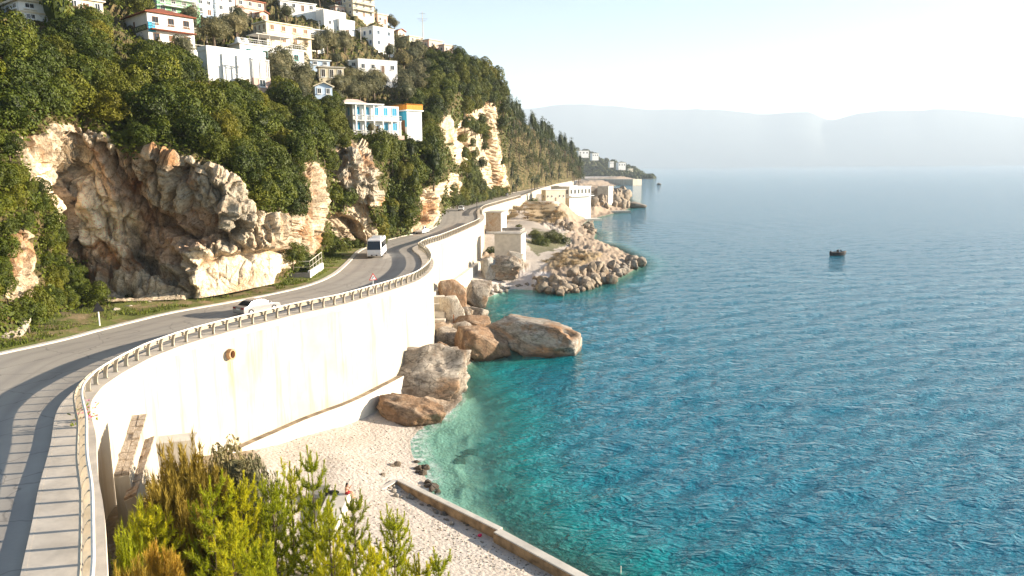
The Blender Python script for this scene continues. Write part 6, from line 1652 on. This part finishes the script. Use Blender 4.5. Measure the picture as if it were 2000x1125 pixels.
# ------------------------------------------------------------------ buildings on the promontory and the far shore
def pbuild(label, cx, cy, z, wpx, dpx, hpx, wall, rz=60, name='building', cat='building', roof='flat', st=1, nf=2, ns=1, base=4, **k):
    global hill_at
    p = gz(cx, cy, z); keep = hill_at
    try:
        globals()['hill_at'] = lambda x, y: p
        return house(label, cx, cy, wpx, dpx, hpx, wall, rz=rz, name=name, cat=cat, roof=roof, st=st, nf=nf, ns=ns, base=base, excl=False, **k)
    finally: globals()['hill_at'] = keep
b1, w, d, h = pbuild('grey stone hut with a white right side against the wall end', 979, 452, 8.6, 10, 30, 36, M['plaster_white'], rz=78, nf=1, ns=1, blank_side=True, door=False, roof_mat=M['concrete'], win=(.6, .6))
mb = MB(); mb.box(-.06, -.004, 0, d, 0, h - .01); mb.obj('stone_face', M['stone_rubble'], b1)
b2, w, d, h = pbuild('flat roofed concrete hut with pale front above the little cove', 1018, 512, 4.6, 9, 52, 54, M['plaster_white'], rz=78, nf=1, ns=1, blank_side=True, door=False, roof_mat=M['concrete'], win=(.5, .5))
mb = MB(); mb.box(-.06, -.004, 0, d, 0, h - .01); mb.obj('front_face', M['concrete_pale'], b2)
railing(b2, [(.1, .2, h + .26), (w, .2, h + .26)], .9, M['rail_white'], .8)
mb = MB(); c = gz(1000, 450, 9.2); mb.cbox((0, 0, .4), (6.0, 2.0, .9)); o = mb.obj('trough', M['concrete_dark'], None, c, .1); tag(o, 'long grey concrete trough behind the pale hut with a small bush', 'trough')
b3, w, d, h = pbuild('tall white bathing house with a window gallery on top standing over the water', 1112, 428, 1.2, 46, 34, 62, M['plaster_white'], rz=42, st=4, nf=0, ns=0, door=False, blank_side=True, roof_mat=M['plaster_white'], trim=M['plaster_white'])
mb = MB(); mb.box(-.05, -.004, 0, d, -1, h * .66); mb.obj('side_wall', M['plaster_cream'], b3)
for i in range(6): window(b3, w * (i + .5) / 6, -.004, h * .78, 1.6, 2.4)
for i in range(4): window(b3, -.004, d * (i + .5) / 4, h * .78, 1.4, 2.2, R(-90))
mb = MB(); mb.box(-.5, w + .5, -2.0, -.09, h * .70, h * .72); o = mb.obj('balcony', M['plaster_white'], b3); railing(o, [(0, -1.9, h * .72), (w, -1.9, h * .72)], 1, None, 1.2)
b4, w, d, h = pbuild('low cream building with a dark doorway left of the bathing house', 1066, 394, 11.0, 40, 8, 22, M['plaster_cream'], rz=30, nf=5, ns=1, roof_mat=M['plaster_white'], pm=M['shade_open'])
pbuild('white upper block joining the low building to the bathing house', 1092, 386, 12.0, 36, 8, 22, M['plaster_white'], rz=34, nf=4, ns=1, roof_mat=M['plaster_white'])
pbuild('ruined square stone tower on the rocks right of the bathing house', 1188, 398, 4.0, 12, 20, 34, M['concrete_pale'], rz=60, nf=0, ns=0, door=False, roof='none', blank_side=True)
mb = MB(); c = gz(1185, 416, 0); mb.box(-4, 14, -4, 4, -2, 1.2); o = mb.obj('platform', M['concrete'], None, c, .15); tag(o, 'low concrete bathing platform with dark openings at the waterline', 'platform')
mb = MB(); c = gz(1140, 431, 0); mb.box(-9, 9, -3, 5, -2, 1.0); o = mb.obj('platform', M['concrete_pale'], None, c, .25); tag(o, 'pale concrete apron at the foot of the bathing house', 'platform')
M['shore_wall'] = M['wall_concrete']
a_, c_ = gz(1132, 360, 0), gz(1236, 362, 0); mb = MB(); L_ = np.linalg.norm(c_ - a_); mb.box(0, L_, 0, 20, -2, 8.5)
o = mb.obj('terrace_wall', M['wall_concrete'], None, a_, math.atan2(c_[1] - a_[1], c_[0] - a_[0])); tag(o, 'long white terrace wall along the far shore below the wooded headland', 'wall')
# wooded headland beyond
hx = np.linspace(1060, 1275, 110); sk_ = pchip([1060, 1090, 1112, 1150, 1180, 1200, 1225, 1245, 1258, 1275], [284, 287, 293, 300, 313, 318, 325, 335, 344, 349])(hx)
V = []
for t in np.linspace(0, 1, 30):
    for x, s in zip(hx, sk_):
        by = 349.5; Y = 1480 + 260 * t + (1275 - x) * .6; py = by + (s - by) * t
        q = gy(x, py, Y); q[2] = max(q[2], 0) - (2 if t == 0 else 0); V.append(q)
V = np.array(V); V[:, 2] += 3 * fbm(V * .02, 3, 5) * np.tile(np.ones(110), 30)
me = mesh('headland', V, gridfaces(30, 110), M['cliff'], True); fattr(me, 'veg', np.full(len(V), .75)); cattr(me, 'tint', np.full((len(V), 3), 1.2)); tag(obj('headland', me), kind='structure')
rngh = np.random.default_rng(8); Vs, Fs, Rn, off = [], [], [], 0
for k in range(420):
    q = V[rngh.integers(110 * 2, len(V))]
    r_ = rngh.uniform(4, 9); n_ = 90; D = rngh.normal(size=(n_, 3)); D /= np.linalg.norm(D, axis=1, keepdims=True); D[:, 2] = np.abs(D[:, 2])
    vv_, ff_ = leaf_quads(q + D * r_ * np.array([1, 1, 1.1]), D, 1.7, rngh, .7); Vs.append(vv_); Fs.append(ff_ + off); off += len(vv_); Rn.append(np.full(len(vv_), rngh.random()))
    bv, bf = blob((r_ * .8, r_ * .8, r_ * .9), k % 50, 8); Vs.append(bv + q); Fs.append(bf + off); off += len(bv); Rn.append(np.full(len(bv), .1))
me = mesh('woods', np.concatenate(Vs), np.concatenate(Fs), M['leaf_pine']); fattr(me, 'rnd', np.concatenate(Rn)); tag(obj('woods', me), kind='stuff')
for lab, px, py, wp, hp, mt in [('pale house at the top left of the far headland', 1112, 296, 10, 9, 'plaster_cream'), ('long white house on the far headland crest', 1140, 303, 22, 8, 'plaster_white'), ('grey white house in the middle of the far headland crest', 1163, 308, 14, 8, 'plaster_white'),
        ('white house low on the far headland point', 1215, 327, 16, 9, 'plaster_white'), ('cream house at the tip of the far headland', 1232, 336, 10, 6, 'plaster_cream'), ('small white house half way down the far headland', 1195, 322, 9, 6, 'plaster_white')]:
    Y = 1600 + (1275 - px) * .6; q = gy(px, py, Y); w = wp * Y / FPX; h = hp * Y / FPX
    e = tag(empty('far_house', q, .4), lab, 'house', 'houses on the far headland'); mb = MB(); mb.box(-w/2, w/2, 0, w * .6, -6, h); mb.obj('wall', M[mt], e)
    mb = MB(); mb.box(-w/2 - .5, w/2 + .5, -.5, w * .6 + .5, h + .003, h + .8); mb.obj('roof', M['concrete_pale'], e)
    for i in range(3): window(e, -w/2 + w * (i + .5) / 3, -.004, h * .4, w * .14, h * .32)

# ------------------------------------------------------------------ dry grass and bushes of the promontory
def tuft(kind, px, py, wpx, hf, label, cat, group=None, dry=True):
    p = shore_at(px, py); dep = float((p - np.array([0, 0, CZ])) @ _f); w = wpx * dep / FPX / 1.9
    e = tag(empty(kind, p, rg.uniform(0, 6.28)), label, cat, group); e.scale = (w, w, w * hf)
    obj('foliage', rg.choice(DRYM) if dry else SCR[2], e); obj('stem', ST_['evergreen_shrub'], e)
for poly, n_, lab, grp in [([(1028,432),(1020,408),(1042,396),(1082,399),(1105,425),(1085,436)], 46, 'tuft of dry golden grass on the mound beside the track', 'dry grass tufts on the mound'),
                           ([(978,425),(1000,404),(1022,394),(1026,402),(1000,428),(985,438)], 20, 'tuft of dry orange grass below the far sea wall', 'dry grass tufts below the far wall'),
                           ([(1060,512),(1095,492),(1150,500),(1140,520),(1080,528)], 16, 'tuft of straw coloured grass on the promontory top', 'dry grass tufts on the promontory')]:
    k = 0
    while k < n_:
        px, py = rg.uniform(min(q[0] for q in poly), max(q[0] for q in poly)), rg.uniform(min(q[1] for q in poly), max(q[1] for q in poly))
        if inpoly(np.array([px]), np.array([py]), poly)[0]: tuft('dry_grass_tuft', px, py, rg.uniform(12, 22), .55, lab, 'grass tuft', grp); k += 1
for px, py, r_, lab in [(1055, 478, 3.0, 'dark shaded bush beside the pale concrete hut'), (1078, 470, 3.4, 'largest dark bush on the grassy hollow of the promontory'), (1098, 474, 2.6, 'dark bush at the seaward side of the hollow'), (1045, 462, 2.2, 'small dark bush nearest the track bend'), (960, 494, 2.0, 'yellow green bush between the sea wall and the pale hut'), (1013, 444, 1.2, 'small bright bush on the concrete trough'), (1040, 396, 2.4, 'low rusty bush where the track meets the road'), (1012, 396, 2.2, 'low green bush below the far wall end')]:
    p = shore_at(px, py); plant('evergreen_shrub', (p[0], p[1], p[2] - .2), r_, lab, None, 'shrub', None, .8)
# grass of the verge, too many blades to count
rngg = np.random.default_rng(3); n_ = 42000
Yg = 46 + (240 - 46) * rngg.random(n_) ** 1.6; ug = .9 + rngg.random(n_) ** 1.3 * np.clip(11 - 0 * Yg, 3, 11)
X = kerbx(Yg) - .75 - ug; keep = fbm(np.c_[X * .45, Yg * .45, 0 * X], 3, 13) > -.12; X, Yg = X[keep], Yg[keep]; n_ = len(X)
Z = ZR + .05 + .06 * np.minimum(ug[keep], 8)
a = rngg.uniform(0, 6.28, n_); h_ = rngg.uniform(.12, .34, n_); wv_ = .05
P0 = np.stack([X, Yg, Z], -1); sv = np.stack([np.cos(a), np.sin(a), 0 * a], -1) * wv_; tip = P0 + np.stack([rngg.normal(0, .1, n_), rngg.normal(0, .1, n_), h_], -1)
V = np.stack([P0 - sv, P0 + sv, tip], 1).reshape(-1, 3)
me = mesh('grass', V, np.arange(3 * n_).reshape(n_, 3), M['leaf_grass']); fattr(me, 'rnd', np.repeat(rngg.random(n_), 3)); tag(obj('grass', me), kind='stuff')
print('s7 ok')
